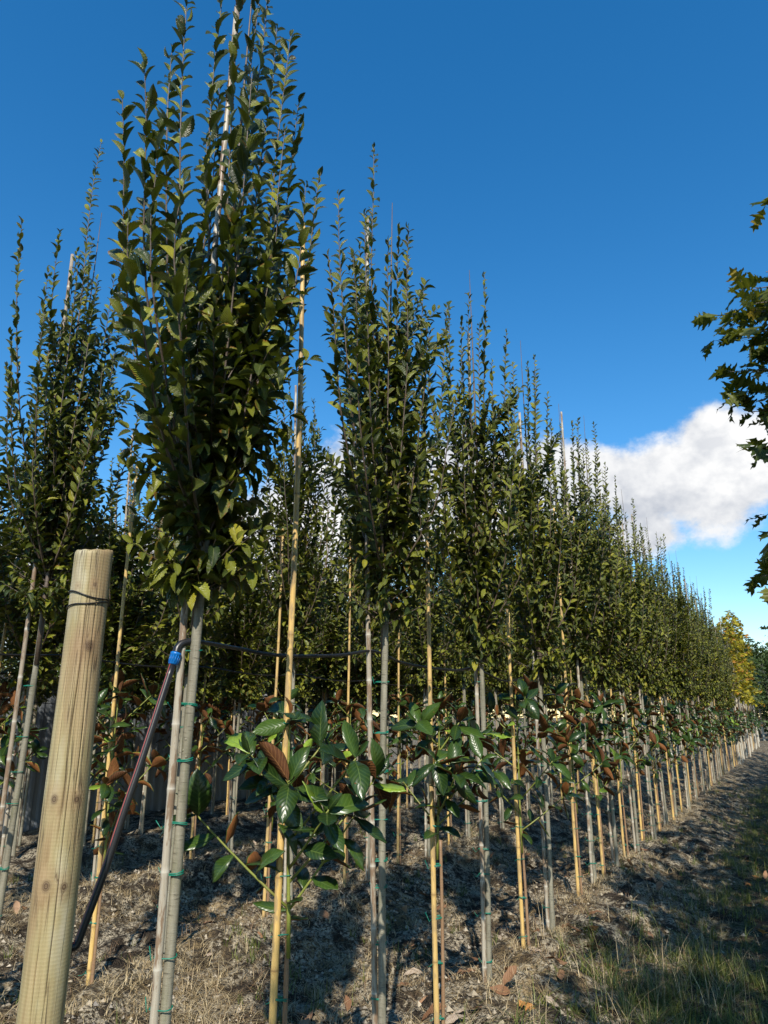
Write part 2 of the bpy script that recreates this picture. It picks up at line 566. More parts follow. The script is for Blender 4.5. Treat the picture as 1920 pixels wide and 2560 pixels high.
def ground_mat():
    m, t, b = mat('ground')
    P = t.new('ShaderNodeNewGeometry').outputs['Position']
    sp = t.new('ShaderNodeSeparateXYZ')
    t.l.new(P, sp.inputs[0])
    big = t.noise(P, 1.3, 5, 0.6)
    med = t.noise(P, 6.0, 6, 0.65)
    fine = t.noise(P, 42, 6, 0.7)
    crumb = t.new('ShaderNodeTexVoronoi')
    crumb.inputs['Scale'].default_value = 75
    t.l.new(P, crumb.inputs['Vector'])
    col = t.mix(t.ramp(fine, 0.3, 0.7), (0.016, 0.012, 0.008), (0.062, 0.048, 0.034))
    crust = t.math('MULTIPLY', t.ramp(med, 0.45, 0.55), t.ramp(fine, 0.44, 0.53))
    col = t.mix(crust, col, (0.40, 0.345, 0.245))
    straw = t.math('MULTIPLY', t.ramp(big, 0.46, 0.60), t.ramp(t.noise(P, 17, 6, 0.7, 1.5), 0.45, 0.6))
    col = t.mix(t.math('MULTIPLY', straw, 0.8), col, (0.31, 0.22, 0.105))
    path_shade = t.ramp(sp.outputs[0], -1.0, -0.5)
    col = t.mix(t.math('MULTIPLY', path_shade, 0.55), col, (0.045, 0.032, 0.020))  # path side darkened in the colour to deepen the oaks' shade
    path = t.ramp(t.math('ADD', sp.outputs[0], t.math('MULTIPLY', big, 0.9)), -0.75, -0.15)
    moss = t.math('MULTIPLY', path, t.ramp(med, 0.42, 0.6))
    col = t.mix(t.math('MULTIPLY', moss, 0.8), col, (0.040, 0.050, 0.013))
    t.l.new(col, b.inputs['Base Color'])
    b.inputs['Roughness'].default_value = 0.9
    b.inputs['Specular IOR Level'].default_value = 0.15
    bump(t, b, t.math('ADD', t.math('MULTIPLY', fine, 1.0), t.math('MULTIPLY', crumb.outputs['Distance'], 0.8)), 0.9, 0.02)
    return m


M['ground'] = ground_mat()


def blade_mat(name, c1, c2, trans=0.2):
    m, t, b = mat(name)
    col = t.mix(attr(t), c1, c2)
    t.l.new(col, b.inputs['Base Color'])
    b.inputs['Roughness'].default_value = 0.5
    tr = t.new('ShaderNodeBsdfTranslucent')
    t.l.new(col, tr.inputs[0])
    mx = t.new('ShaderNodeMixShader')
    mx.inputs[0].default_value = trans
    t.l.new(b.outputs[0], mx.inputs[1])
    t.l.new(tr.outputs[0], mx.inputs[2])
    t.l.new(mx.outputs[0], t.n['Material Output'].inputs[0])
    return m


M['green_blade'] = blade_mat('green_blade', (0.045, 0.080, 0.012), (0.20, 0.21, 0.045), 0.25)
M['dry_blade'] = blade_mat('dry_blade', (0.26, 0.18, 0.08), (0.62, 0.50, 0.29), 0.12)
M['dead_blade'] = blade_mat('dead_blade', (0.10, 0.062, 0.035), (0.26, 0.17, 0.09), 0.1)
M['crumb'] = blade_mat('crumb', (0.06, 0.047, 0.033), (0.40, 0.335, 0.23), 0.0)

# ------------------------------------------------------------------ ground
def axis(fine_lo, fine_hi, step, lo, hi, grow=1.18):
    a = list(np.arange(fine_lo, fine_hi, step))
    s = step
    x = a[-1]
    while x < hi:
        s *= grow
        x += s
        a.append(x)
    s = step
    x = a[0]
    pre = []
    while x > lo:
        s *= grow
        x -= s
        pre.append(x)
    return np.array(pre[::-1] + a)


gx = axis(-5.6, 1.4, 0.026, -420, 420, 1.07)
gy = axis(2.4, 9.0, 0.026, -420, 620, 1.05)
GX, GY = np.meshgrid(gx, gy)
GZ = gz(GX, GY)
nx, ny = len(gx), len(gy)
i = np.arange(ny - 1)[:, None] * nx
j = np.arange(nx - 1)[None]
quads = np.stack([i + j, i + j + 1, i + nx + j + 1, i + nx + j], -1).reshape(-1, 4)
me = build_mesh('ground', np.stack([GX.ravel(), GY.ravel(), GZ.ravel()], -1), quads, M['ground'])
kind(obj('ground', me), 'structure')

# ------------------------------------------------------------------ leaves
def leaf_template(stations, wid, serr, fold, droop, shape=0.9, seed=0, cup=0.0, twist=0.0, ripple=0.0):
    """unit leaf: y along, x across, z normal; three rows of vertices"""
    rg = np.random.default_rng(seed)
    v = np.linspace(0, 1, stations)
    w = wid * np.sin(math.pi * np.clip(v, 0, 1) ** shape) ** 0.75
    w[0] = 0.012
    w[-1] = 0.003
    ws = w * (1 + serr * np.where(np.arange(stations) % 2 == 0, 1, -1))
    z = -droop * v ** 2 + cup * np.sin(math.pi * v)
    rows, uv = [], []
    for k in range(stations):
        tw = twist * (v[k] - 0.3)
        for s in (-1, 0, 1):
            x = s * ws[k]
            zz = z[k] + abs(x) * fold + s * ws[k] * tw + abs(s) * ripple * wid * math.sin(v[k] * 17 + s + seed)
            y = v[k] - abs(s) * 0.0 + (0.02 * s * rg.uniform(-1, 1))
            rows.append((x, y, zz))
            uv.append((0.5 + 0.5 * s, v[k]))
    q = []
    for k in range(stations - 1):
        for s in (0, 1):
            a = k * 3 + s
            q.append((a, a + 1, a + 4, a + 3))
    return np.array(rows), np.array(q), np.array(uv)


def two_sided(tpl, th):
    """upper green skin over a lower brown one, closed by a thin rim"""
    v, q, uv = tpl
    n = len(v)
    v2 = v.copy()
    v2[:, 2] -= th
    rim = []
    st = n // 3
    for k in range(st - 1):
        rim.append((k * 3, k * 3 + 3, k * 3 + 3 + n, k * 3 + n))
        rim.append((k * 3 + 2, k * 3 + 2 + n, k * 3 + 5 + n, k * 3 + 5))
    Q = np.concatenate([q, q[:, ::-1] + n, np.array(rim)])
    mi = np.concatenate([np.zeros(len(q)), np.ones(len(q)), np.zeros(len(rim))]).astype(int)
    return np.concatenate([v, v2]), Q, np.concatenate([uv, uv]), mi


def lobed_template(seed, lobes=4, wid=0.40, droop=0.2, deep=0.42):
    """oak or maple like leaf, pointed lobes cut deep between"""
    rg = np.random.default_rng(seed)
    half = [(0.02, 0.0), (0.03, 0.12)]
    for k in range(lobes):
        c = 0.22 + 0.58 * k / max(1, lobes - 1)
        wmax = wid * (0.62, 1.0, 0.95, 0.6, 0.5)[k] * rg.uniform(0.88, 1.1)
        half += [(wmax * 0.62, c - 0.01), (wmax * 0.86, c + 0.015), (wmax, c + 0.11), (wmax * 0.70, c + 0.075), (wmax * 0.66, c + 0.10), (wmax * (1 - deep) * 0.55 + 0.02, c + 0.085)]
    half += [(0.06, 0.92), (0.0, 1.04)]
    out = [(x, y) for x, y in half] + [(-x * rg.uniform(0.9, 1.08), y) for x, y in half[::-1][1:]]
    tri = tessellate_polygon([[Vector((x, y, 0)) for x, y in out]])
    o = np.array(out)
    z = -droop * o[:, 1] ** 2 + 0.25 * np.abs(o[:, 0]) + 0.05 * np.sin(o[:, 1] * 14 + seed)
    v = np.stack([o[:, 0], o[:, 1], z], -1)
    uv = np.stack([0.5 + o[:, 0] / (2 * wid), np.clip(o[:, 1], 0, 1)], -1)
    return v, np.array([tuple(x) for x in tri]), uv


H_HI = [leaf_template(17, 0.225, 0.085, 0.50 + 0.16 * (k % 3), 0.04 + 0.09 * (k % 4), 0.92, k, 0.05, 0.25 * ((k % 3) - 1), 0.02) for k in range(6)]
H_LO = [leaf_template(6, 0.23, 0.0, 0.55, 0.04 + 0.08 * k, 0.92, k, 0.04, 0.3 * (k - 1)) for k in range(3)]
MAG = [two_sided(leaf_template(9, 0.21 + 0.012 * (k % 3), 0.0, 0.16 + 0.16 * (k % 3), 0.05 + 0.09 * (k % 4), 1.02, k, 0.05 * ((k % 2) * 2 - 1), 0.5 * ((k % 3) - 1), 0.06), 0.022) for k in range(6)]
OAK = [lobed_template(k, 4, 0.41, 0.15 + 0.1 * (k % 3)) for k in range(4)]
MAPLE = [lobed_template(10 + k, 3, 0.5, 0.15 + 0.1 * (k % 3), 0.4) for k in range(3)]


def tmesh(name, tpl, mats):
    v, f, uv = tpl[:3]
    return build_mesh(name, v, f, mats, uv, {'rnd': np.zeros(len(v))}, True, tpl[3] if len(tpl) > 3 else None)


H_MESH = [tmesh('hornbeam_leaf', t, M['hornbeam_leaf']) for t in H_HI]
MAG_MATS = [M['magnolia_top'], M['magnolia_under']]
MAG_MESH = [tmesh('magnolia_leaf', t, MAG_MATS) for t in MAG]
OAK_MESH = [tmesh('oak_leaf', t, M['oak_leaf']) for t in OAK]
FALL_MESH = []
for k in range(6):
    v, q, uv = leaf_template(10, 0.21, 0.0, 0.5 - 0.35 * (k % 3), 0.25 * (k % 3) - 0.2, 1.0, 40 + k, 0.12 * (k % 2), 0.9 * ((k % 3) - 1), 0.12)
    FALL_MESH.append(tmesh('fallen_leaf', (v, q, uv), M['fallen_leaf']))
FALLOAK_MESH = [tmesh('fallen_oak_leaf', lobed_template(60 + k, 4, 0.36, -0.2 + 0.25 * k), M['fallen_oak']) for k in range(3)]


class Leaves:
    """a list of leaf frames"""
    def __init__(self):
        self.P, self.A, self.N, self.L, self.W = [], [], [], [], []

    def add(self, P, A, N, L, W=1.0):
        self.P.append(P)
        self.A.append(A)
        self.N.append(N)
        self.L.append(L)
        self.W.append(W)

    def arrays(self):
        P = np.array(self.P)
        A = nrm(np.array(self.A))
        N = np.array(self.N)
        N = nrm(N - A * (N * A).sum(1, keepdims=True))
        S = np.cross(A, N)
        return P, A, N, S, np.array(self.L), np.array(self.W)


def bake(arr, tpls, mats, name, idx=None, seed=0):
    P, A, N, S, L, W = arr
    if idx is not None:
        P, A, N, S, L, W = (a[idx] for a in arr)
    rg = np.random.default_rng(seed)
    which = rg.integers(0, len(tpls), len(P))
    V, F, U, RN, MI = [], [], [], [], []
    n = 0
    for k, tp in enumerate(tpls):
        s = which == k
        c = int(s.sum())
        if not c:
            continue
        v, f, uv = tp[:3]
        m = len(v)
        X = (v[None, :, 0:1] * W[s][:, None, None] * S[s][:, None] + v[None, :, 1:2] * A[s][:, None] + v[None, :, 2:3] * N[s][:, None]) * L[s][:, None, None] + P[s][:, None]
        V.append(X.reshape(-1, 3))
        F.append((f[None] + (np.arange(c) * m)[:, None, None] + n).reshape(-1, f.shape[1]))
        U.append(np.tile(uv, (c, 1)))
        RN.append(np.repeat(rg.random(c), m))
        if len(tp) > 3:
            MI.append(np.tile(tp[3], c))
        n += c * m
    return build_mesh(name, np.concatenate(V), np.concatenate(F), mats, np.concatenate(U), {'rnd': np.concatenate(RN)}, True, np.concatenate(MI) if MI else None)


def leaf_objects(arr, meshes, parent, idx, seed=0):
    P, A, N, S, L, W = arr
    rg = np.random.default_rng(seed)
    for k in idx:
        o = bpy.data.objects.new('leaf', meshes[int(rg.integers(0, len(meshes)))])
        COL.objects.link(o)
        o.parent = parent
        m = Matrix.Identity(4)
        for r_ in range(3):
            m[r_][0] = S[k][r_] * W[k] * L[k]
            m[r_][1] = A[k][r_] * L[k]
            m[r_][2] = N[k][r_] * L[k]
            m[r_][3] = P[k][r_]
        o.matrix_basis = m


def biggest(arr, root, count, inframe=True):
    """indices of the leaves that show largest from the path"""
    P, A, N, S, L, W = arr
    v = P + np.asarray(root) - CAMP
    d = np.linalg.norm(v, axis=1)
    w = v @ FWD
    px = (v @ RGT) / np.maximum(w, 0.01)
    py = (v @ UPV) / np.maximum(w, 0.01)
    ok = (w > 0.2) & (np.abs(px) < 0.56) & (np.abs(py) < 0.74)
    sc = L ** 2 * (0.3 + np.abs((N * v).sum(1) / d)) / d ** 2 * np.where(ok, 1, 1e-6)
    # leaves on the near side of the stem first
    axis2 = np.array([0, 0])
    toward = nrm(-(np.asarray(root)[:2]))
    side = (P[:, :2] - axis2) @ toward
    sc = sc * (1 + 2.0 * np.clip(side + 0.1, 0, 0.5))
    o = np.argsort(-sc)
    pick = o[:count]
    if inframe:
        pick = pick[ok[pick]]
    rest = np.setdiff1d(np.arange(len(P)), pick)
    return pick, rest


# ------------------------------------------------------------------ hornbeams
def hornbeam(seed, tips=None, top=5.1, z0=2.08, nb=24, spread=0.40, big=1.0, heart=1.75):
    """branches and leaves of one columnar crown, relative to the foot of the tree"""
    rg = np.random.default_rng(seed)
    tw = MB()
    lv = Leaves()
    lead = [np.array([0.02 * math.sin(z * 1.3 + seed), 0.02 * math.cos(z * 1.7 + seed), z]) for z in np.linspace(1.9, top, 12)]
    tw.tube(lead, np.linspace(0.0165, 0.002, 12), 6)

    def run_leaves(pts, start, sp, size, hang=0.0):
        seg = np.linalg.norm(np.diff(pts, axis=0), axis=1)
        ln = np.concatenate([[0], np.cumsum(seg)])
        s = start
        side = 1
        phase = rg.uniform(0, 6.28)
        while s < ln[-1]:
            k = min(np.searchsorted(ln, s) - 1, len(seg) - 1)
            k = max(k, 0)
            f = (s - ln[k]) / seg[k]
            p = pts[k] * (1 - f) + pts[k + 1] * f
            T = nrm(pts[k + 1] - pts[k])
            ref = nrm(np.cross(T, [math.cos(phase), math.sin(phase), 0.15]))
            B = np.cross(T, ref)
            a = (0 if side > 0 else math.pi) + rg.normal(0, 0.55)
            S = ref * math.cos(a) + B * math.sin(a)
            end = s / ln[-1]
            up = 0.72 + 0.35 * end + rg.normal(0, 0.18)
            A = nrm(T * (up - hang * 1.3) + S * 0.85)
            hf = min(1.0, max(0.0, (p[2] - z0 - 0.3) / 1.5))
            N = T * 0.35 + SUNV * rg.uniform(-0.1, 0.6 + 1.3 * hf) + rg.normal(0, 0.36, 3)
            if hang > 0.3:
                N = np.array([0, 0, 1.0]) + S * rg.uniform(-0.2, 0.45) + rg.normal(0, 0.26, 3)
                A = nrm(S + T * rg.uniform(-0.15, 0.35) + np.array([0, 0, rg.normal(-0.22, 0.2)]))
            L = size * rg.uniform(0.58, 1.16) * (1.0 - 0.38 * max(0, (end - 0.72) / 0.28))
            lv.add(p + A * 0.006, A, N, L, rg.uniform(0.88, 1.12))
            s += sp * rg.uniform(0.7, 1.3) * (1.0 - 0.35 * end)
            side = -side
        lv.add(pts[-1], nrm(T + rg.normal(0, 0.15, 3)), rg.normal(0, 1, 3) + SUNV, size * 0.5, 1.0)

    specs = []
    if tips is not None:
        for t in tips:
            specs.append((np.array(t, float), None))
    for k in range(nb):
        u = (k + 0.5) / nb
        zt = 3.25 + (top - 3.4) * u ** 1.15 + rg.normal(0, 0.12)
        a = k * 2.39996 + rg.normal(0, 0.25)
        r = spread * (1.05 - 0.72 * u ** 1.4) * rg.uniform(0.65, 1.2)
        specs.append((np.array([r * math.cos(a), r * math.sin(a), zt]), u))
    for tip, u in specs:
        zs = z0 + 0.12 + (0.10 + 0.55 * rg.random()) * max(0.2, tip[2] - z0 - 1.6) * 0.62
        n = 9
        tt = np.linspace(0, 1, n)
        rr = np.hypot(tip[0], tip[1])
        prof = (1 - np.exp(-2.4 * tt)) / (1 - math.exp(-2.4))
        pts = np.zeros((n, 3))
        pts[:, 0] = tip[0] * prof + 0.016 * np.sin(tt * 9 + tip[2] * 5) * tt
        pts[:, 1] = tip[1] * prof + 0.016 * np.cos(tt * 8 + tip[2] * 7) * tt
        pts[:, 2] = zs + (tip[2] - zs) * tt
        tw.tube(pts, np.linspace(0.0062, 0.0016, n), 5, False)
        run_leaves(pts, 0.05, 0.035, 0.079 * big)
        for q in range(0 if heart < 1.3 and rg.random() < 0.5 else 1 if tips is not None and u is None else 2):      # side shoots
            s = rg.uniform(0.10, 0.45)
            b0 = pts[int(s * (n - 1))]
            a = rg.uniform(0, 6.28)
            l = rg.uniform(0.18, 0.5)
            d = np.array([math.cos(a) * 0.42, math.sin(a) * 0.42, 1.0])
            sp = np.array([b0 + d * l * x + np.array([0, 0, 0.05 * x * x]) for x in np.linspace(0, 1, 4)])
            tw.tube(sp, np.linspace(0.003, 0.0012, 4), 4, False)
            run_leaves(sp, 0.03, 0.036, 0.074 * big)
    # short spreading and drooping shoots that fill the heart and the foot of the crown
    for k in range(120):
        z = z0 - 0.04 + heart * rg.random() ** 1.5
        a = k * 2.39996 + rg.normal(0, 0.3)
        l = rg.uniform(0.14, 0.36) * (0.75 + 0.35 * min(1, (z - z0) / 0.4))
        d = np.array([math.cos(a), math.sin(a), 0.55 + 0.7 * min(1, (z - z0))])
        sp = np.array([np.array([0, 0, z]) + d * l * x for x in np.linspace(0, 1, 4)])
        tw.tube(sp, np.linspace(0.004, 0.0012, 4), 4, False)
        run_leaves(sp, 0.05, 0.026, 0.084 * big, 0.55 if z < z0 + 0.5 else 0.2)
    return tw, lv


def trunk_mesh(seed, top, r0, r1, mat_, name='trunk'):
    rg = np.random.default_rng(seed)
    mb = MB()
    zz = np.linspace(-0.3, top, 26)
    a, b = rg.uniform(0, 6.28, 2)
    pts = np.stack([0.008 * np.sin(zz * 1.9 + a), 0.008 * np.cos(zz * 1.6 + b), zz], -1)
    rad = np.interp(zz, [-0.3, 0.05, 0.3, top], [r0 * 1.25, r0 * 1.12, r0, r1])
    rad = rad * (1 + 0.05 * rg.normal(0, 1, len(zz)).clip(-1, 1.5))
    mb.tube(pts, rad, 12)
    for k in range(int(top * 4)):           # old pruning knots
        z = rg.uniform(0.2, top - 0.1)
        an = rg.uniform(0, 6.28)
        p = np.array([0.008 * math.sin(z * 1.9 + a), 0.008 * math.cos(z * 1.6 + b), z])
        d = np.array([math.cos(an), math.sin(an), 0.2])
        mb.tube([p + d * r1 * 0.6, p + d * r1 * 0.98, p + d * r1 * 1.10], [r1 * 0.45, r1 * 0.36, r1 * 0.12], 6)
    return mb.mesh(name, mat_)


def cane_mesh(seed, top, r, mat_, gap=0.27, taper=0.75):
    rg = np.random.default_rng(seed)
    mb = MB()
    z = -0.3
    zs, rs, at = [z], [r], [0]
    bend = rg.uniform(-0.012, 0.012, 4)
    nz = rg.uniform(0, 0.15)
    while nz < top - 0.1:
        base = r * (1 - (1 - taper) * max(0, nz) / top)
        zs += [nz - 0.018, nz - 0.004, nz, nz + 0.006, nz + 0.02]
        rs += [base * 1.0, base * 1.09, base * 1.10, base * 1.02, base * 0.985]
        at += [0, 0.35, 1.0, 0.5, 0]
        nz += gap * rg.uniform(0.8, 1.2)
    zs.append(top)
    rs.append(r * taper)
    at.append(0)
    zs = np.array(zs)
    pts = np.stack([bend[0] * np.sin(zs * 1.4 + 1) + bend[1] * zs * 0.4, bend[2] * np.cos(zs * 1.2) + bend[3] * zs * 0.4, zs], -1)
    mb.tube(pts, rs, 12, True, at)
    return mb.mesh('cane', mat_)


def tie_mesh(gap, ra, rb, seed, fat=0.0021):
    """a twine loop round two sticks `gap` apart along local x, with a short loose tail"""
    rg = np.random.default_rng(seed)
    mb = MB()
    a = np.linspace(0, 2 * math.pi, 25)
    for wrap in range(2 if seed % 2 else 1):
        c, s = np.cos(a), np.sin(a)
        rr = np.where(c > 0, rb, ra) + 0.0015
        x = np.where(c > 0, gap / 2, -gap / 2) * np.minimum(1, np.abs(c) * 3) + rr * c
        y = rr * s
        z = 0.003 * np.sin(a + seed) + wrap * 0.004 + 0.004 * c * rg.uniform(-1, 1)
        mb.tube(np.stack([x, y, z], -1), fat, 5, False)
    e = np.array([-gap / 2 - ra, 0, 0])
    l = rg.uniform(0.012, 0.045)
    mb.tube([e, e + [-l * 0.5, rg.uniform(-.3, .3) * l, l * rg.uniform(-0.6, 0.9)], e + [-l, rg.uniform(-.5, .5) * l, l * rg.uniform(-0.9, 1.5)]], fat * 0.8, 4)
    return mb.mesh('tie', M['tie'])


LEFT = np.array([-RGT[0], -RGT[1], 0.0])
TIE_ROT = math.atan2(-LEFT[1], -LEFT[0])       # local +x points from stake to trunk
TRUNKS = [trunk_mesh(k, 2.35, 0.0185, 0.0165, M['hornbeam_bark']) for k in range(4)]
STAKES = [cane_mesh(20 + k, 4.9 - 0.12 * k, 0.0145, M['old_cane'], 0.24, 0.8) for k in range(5)]
CANES = [cane_mesh(40 + k, 3.95 - 0.08 * k, 0.0150, M['bamboo'], 0.29, 0.7) for k in range(5)]
HT = [tie_mesh(0.034, 0.0150, 0.0185, k) for k in range(4)]
MTIE = [tie_mesh(0.0255, 0.0150, 0.0098, 10 + k) for k in range(4)]

VAR = []
for k in range(6):
    tw, lv = hornbeam(100 + k, None, 5.0 + 0.08 * (k % 3), 2.0, 25, 0.40)
    VAR.append((tw.mesh('branches', M['twig']), bake(lv.arrays(), H_LO, M['hornbeam_leaf'], 'crown', None, k)))


def on_plane_x(px, py, X):
    d = FWD * FPX + RGT * (px - 960) - UPV * (py - 1280)
    return CAMP + d * (X / d[0])


def put_ties(root, meshes, zlist, base, mid):
    for z in zlist:
        o = obj('tie', meshes[random.randrange(len(meshes))], root, (mid[0], mid[1], z), TIE_ROT + random.uniform(-0.1, 0.1))


tree_count = 0


def place_hornbeam(x, y, label, group=None, special=None, ties=8, leafobj=0, seed=0, scale=None):
    rg = random.Random(seed * 31 + 5)
    z = float(gz(np.array([x]), np.array([y]))[0])
    root = thing('hornbeam_tree', label, 'tree', (x, y, z), group)
    lean = (rg.uniform(-0.014, 0.014), rg.uniform(-0.014, 0.014))
    root.rotation_euler = (lean[0], lean[1], 0)
    obj('trunk', TRUNKS[seed % 4], root, None, rg.uniform(0, 6.28))
    if special is None:
        br, cr = VAR[seed % 6]
        rz = rg.uniform(0, 6.28)
        s = rg.uniform(0.91, 1.07) if scale is None else scale
        wd = rg.uniform(0.84, 1.18) if x > -5 else 1.45
        obj('branches', br, root, None, rz, (wd, wd, s))
        obj('crown', cr, root, None, rz, (wd, wd, s))
    else:
        tw, lv = special
        obj('branches', tw.mesh('branches', M['twig']), root)
        arr = lv.arrays()
        if leafobj:
            pick, rest = biggest(arr, (x, y, z), leafobj)
            leaf_objects(arr, H_MESH, root, pick, seed)
            f = obj('foliage', bake(arr, H_HI if y < 3 else H_HI[:3], M['hornbeam_leaf'], 'foliage', rest, seed), root)
            kind(f, 'stuff')
        else:
            obj('crown', bake(arr, H_HI[:3], M['hornbeam_leaf'], 'crown', None, seed), root)
    d = 0.034
    st = obj('bamboo_stake', STAKES[seed % 5], None, (x + LEFT[0] * d, y + LEFT[1] * d, z), rg.uniform(0, 6.28))
    st.rotation_euler = (lean[0], lean[1], st.rotation_euler[2])
    tag(st, 'weathered brown cane staking ' + (label if len(label.split()) < 13 else 'a hornbeam trunk'), 'stake', 'weathered canes staking the hornbeams')
    zl = [0.13 + (2.0 - 0.13) * (k + rg.uniform(-0.3, 0.3)) / max(1, ties) for k in range(ties)]
    put_ties(root, HT, [max(0.05, q) for q in zl], None, LEFT[:2] * d / 2)
    return root


ORDW = ['first', 'second', 'third', 'fourth', 'fifth', 'sixth', 'seventh', 'eighth', 'ninth', 'tenth', 'eleventh', 'twelfth', 'thirteenth', 'fourteenth', 'fifteenth',
        'sixteenth', 'seventeenth', 'eighteenth', 'nineteenth', 'twentieth']


def nth(k):
    return ORDW[k] if k < 20 else ('twenty ' + ORDW[k - 20] if k < 39 else 'far')


FRONT = [1.93, 3.35, 4.74, 6.12, 7.60, 8.60, 9.85, 11.15, 12.25]
y = FRONT[-1]
row1 = list(FRONT)
while y < 27.0:
    y += 1.28
    row1.append(y)

# first tree of the front row: tips read off where they stand above the row
zroot = float(gz(np.array([-1.87]), np.array([1.93]))[0])
t1 = []
for (px, py, dx) in [(270, 265, 0.05), (325, 190, 0.20), (395, 128, 0.0), (430, -5, 0.10), (520, -60, -0.1), (575, -90, 0.15), (632, -60, 0.0), (655, 70, -0.12),
                     (690, 105, 0.08), (715, 270, 0.0), (770, 440, -0.06), (740, 470, 0.18), (350, 330, 0.25), (300, 560, 0.28), (600, 180, 0.28), (660, 520, 0.25), (420, 450, 0.36)]:
    w = on_plane_x(px, py, -1.87 + dx)
    t1.append((w[0] + 1.87, w[1] - 1.93, w[2] - zroot))
place_hornbeam(-1.87, 1.93, 'tallest looking columnar hornbeam beside the round wooden post', 'hornbeams of the front row',
               hornbeam(1, t1, 5.15, 2.06, 6, 0.30, 1.20, 1.15), 10, 300, 1)
zroot = float(gz(np.array([-1.87]), np.array([3.35]))[0])
t2 = []
for (px, py, dx) in [(905, 355, 0.0), (822, 478, 0.0), (890, 525, 0.15), (975, 565, 0.1), (1040, 705, 0.0), (1100, 755, 0.0), (800, 640, 0.1), (860, 640, 0.25), (1000, 720, 0.25)]:
    w = on_plane_x(px, py, -1.87 + dx)
    t2.append((w[0] + 1.87, w[1] - 3.35, w[2] - zroot))
place_hornbeam(-1.87, 3.35, 'columnar hornbeam between the two tall yellow canes of the front row', 'hornbeams of the front row',
               hornbeam(2, t2, 4.8, 2.12, 14, 0.40, 1.02), 9, 300, 2)
ORD = ['third', 'fourth', 'fifth', 'sixth', 'seventh', 'eighth']
for k, y in enumerate(row1[2:8]):
    place_hornbeam(-1.87, y, ORD[k] + ' hornbeam of the front row counted from the wooden post', 'hornbeams of the front row',
                   hornbeam(10 + k, None, (5.15, 5.2, 5.05, 5.3, 5.0, 5.1)[k], 1.98, 22, 0.42, 1.0), 8, 300, 3 + k)
for k, y in enumerate(row1[8:]):
    place_hornbeam(-1.87 + random.uniform(-0.04, 0.04), y, nth(k + 8) + ' hornbeam of the front row counted from the wooden post', 'hornbeams of the front row', None, 4 if y < 18 else 0, 0, 40 + k)

# rows behind
zroot = float(gz(np.array([-4.0]), np.array([2.8]))[0])
t4 = []
for (px, py, dx) in [(228, 345, 0.0), (30, 555, 0.0), (125, 580, 0.1), (10, 835, 0.1), (175, 640, 0.2), (265, 690, 0.1), (90, 760, 0.2)]:
    w = on_plane_x(px, py, -4.0 + dx)
    t4.append((w[0] + 4.0, w[1] - 2.8, w[2] - zroot))
place_hornbeam(-4.0, 2.8, 'leafy hornbeam of the second row standing behind the wooden post', 'hornbeams of the second row', hornbeam(30, t4, 5.2, 2.25, 18, 0.42), 8, 300, 31)
place_hornbeam(-4.0, 4.12, 'hornbeam of the second row whose trunk stands right behind the hose fitting', 'hornbeams of the second row', hornbeam(31, None, 5.0, 2.0, 24, 0.38), 8, 300, 32)
row2 = [5.55, 6.94, 8.33, 9.6, 10.9]
for k, y in enumerate(row2):
    place_hornbeam(-4.0, y, nth(k + 2) + ' hornbeam of the second row from the post end', 'hornbeams of the second row', None, 5, 0, 60 + k)
y = 10.9
k = 0
while y < 25:
    y += 1.3
    k += 1
    place_hornbeam(-4.0, y, nth(k + 6) + ' hornbeam of the second row from the post end', 'hornbeams of the second row', None, 0, 0, 70 + k)
for xr, y0, y1, g in ((-6.1, 3.3, 24, 'third'), (-8.2, 4.9, 24, 'fourth'), (-9.7, 6.0, 24, 'fifth')):
    y = y0
    k = 0
    while y < y1:
        place_hornbeam(xr + random.uniform(-0.05, 0.05), y, '%s hornbeam of the %s row from the post end' % (nth(k), g), 'hornbeams of the %s row' % g, None, 4 if y < 8 and g == 'third' else 0, 0, {'third': 90, 'fourth': 120, 'fifth': 150}[g] + k, random.uniform(0.86, 0.98))
        y += 0.98
        k += 1

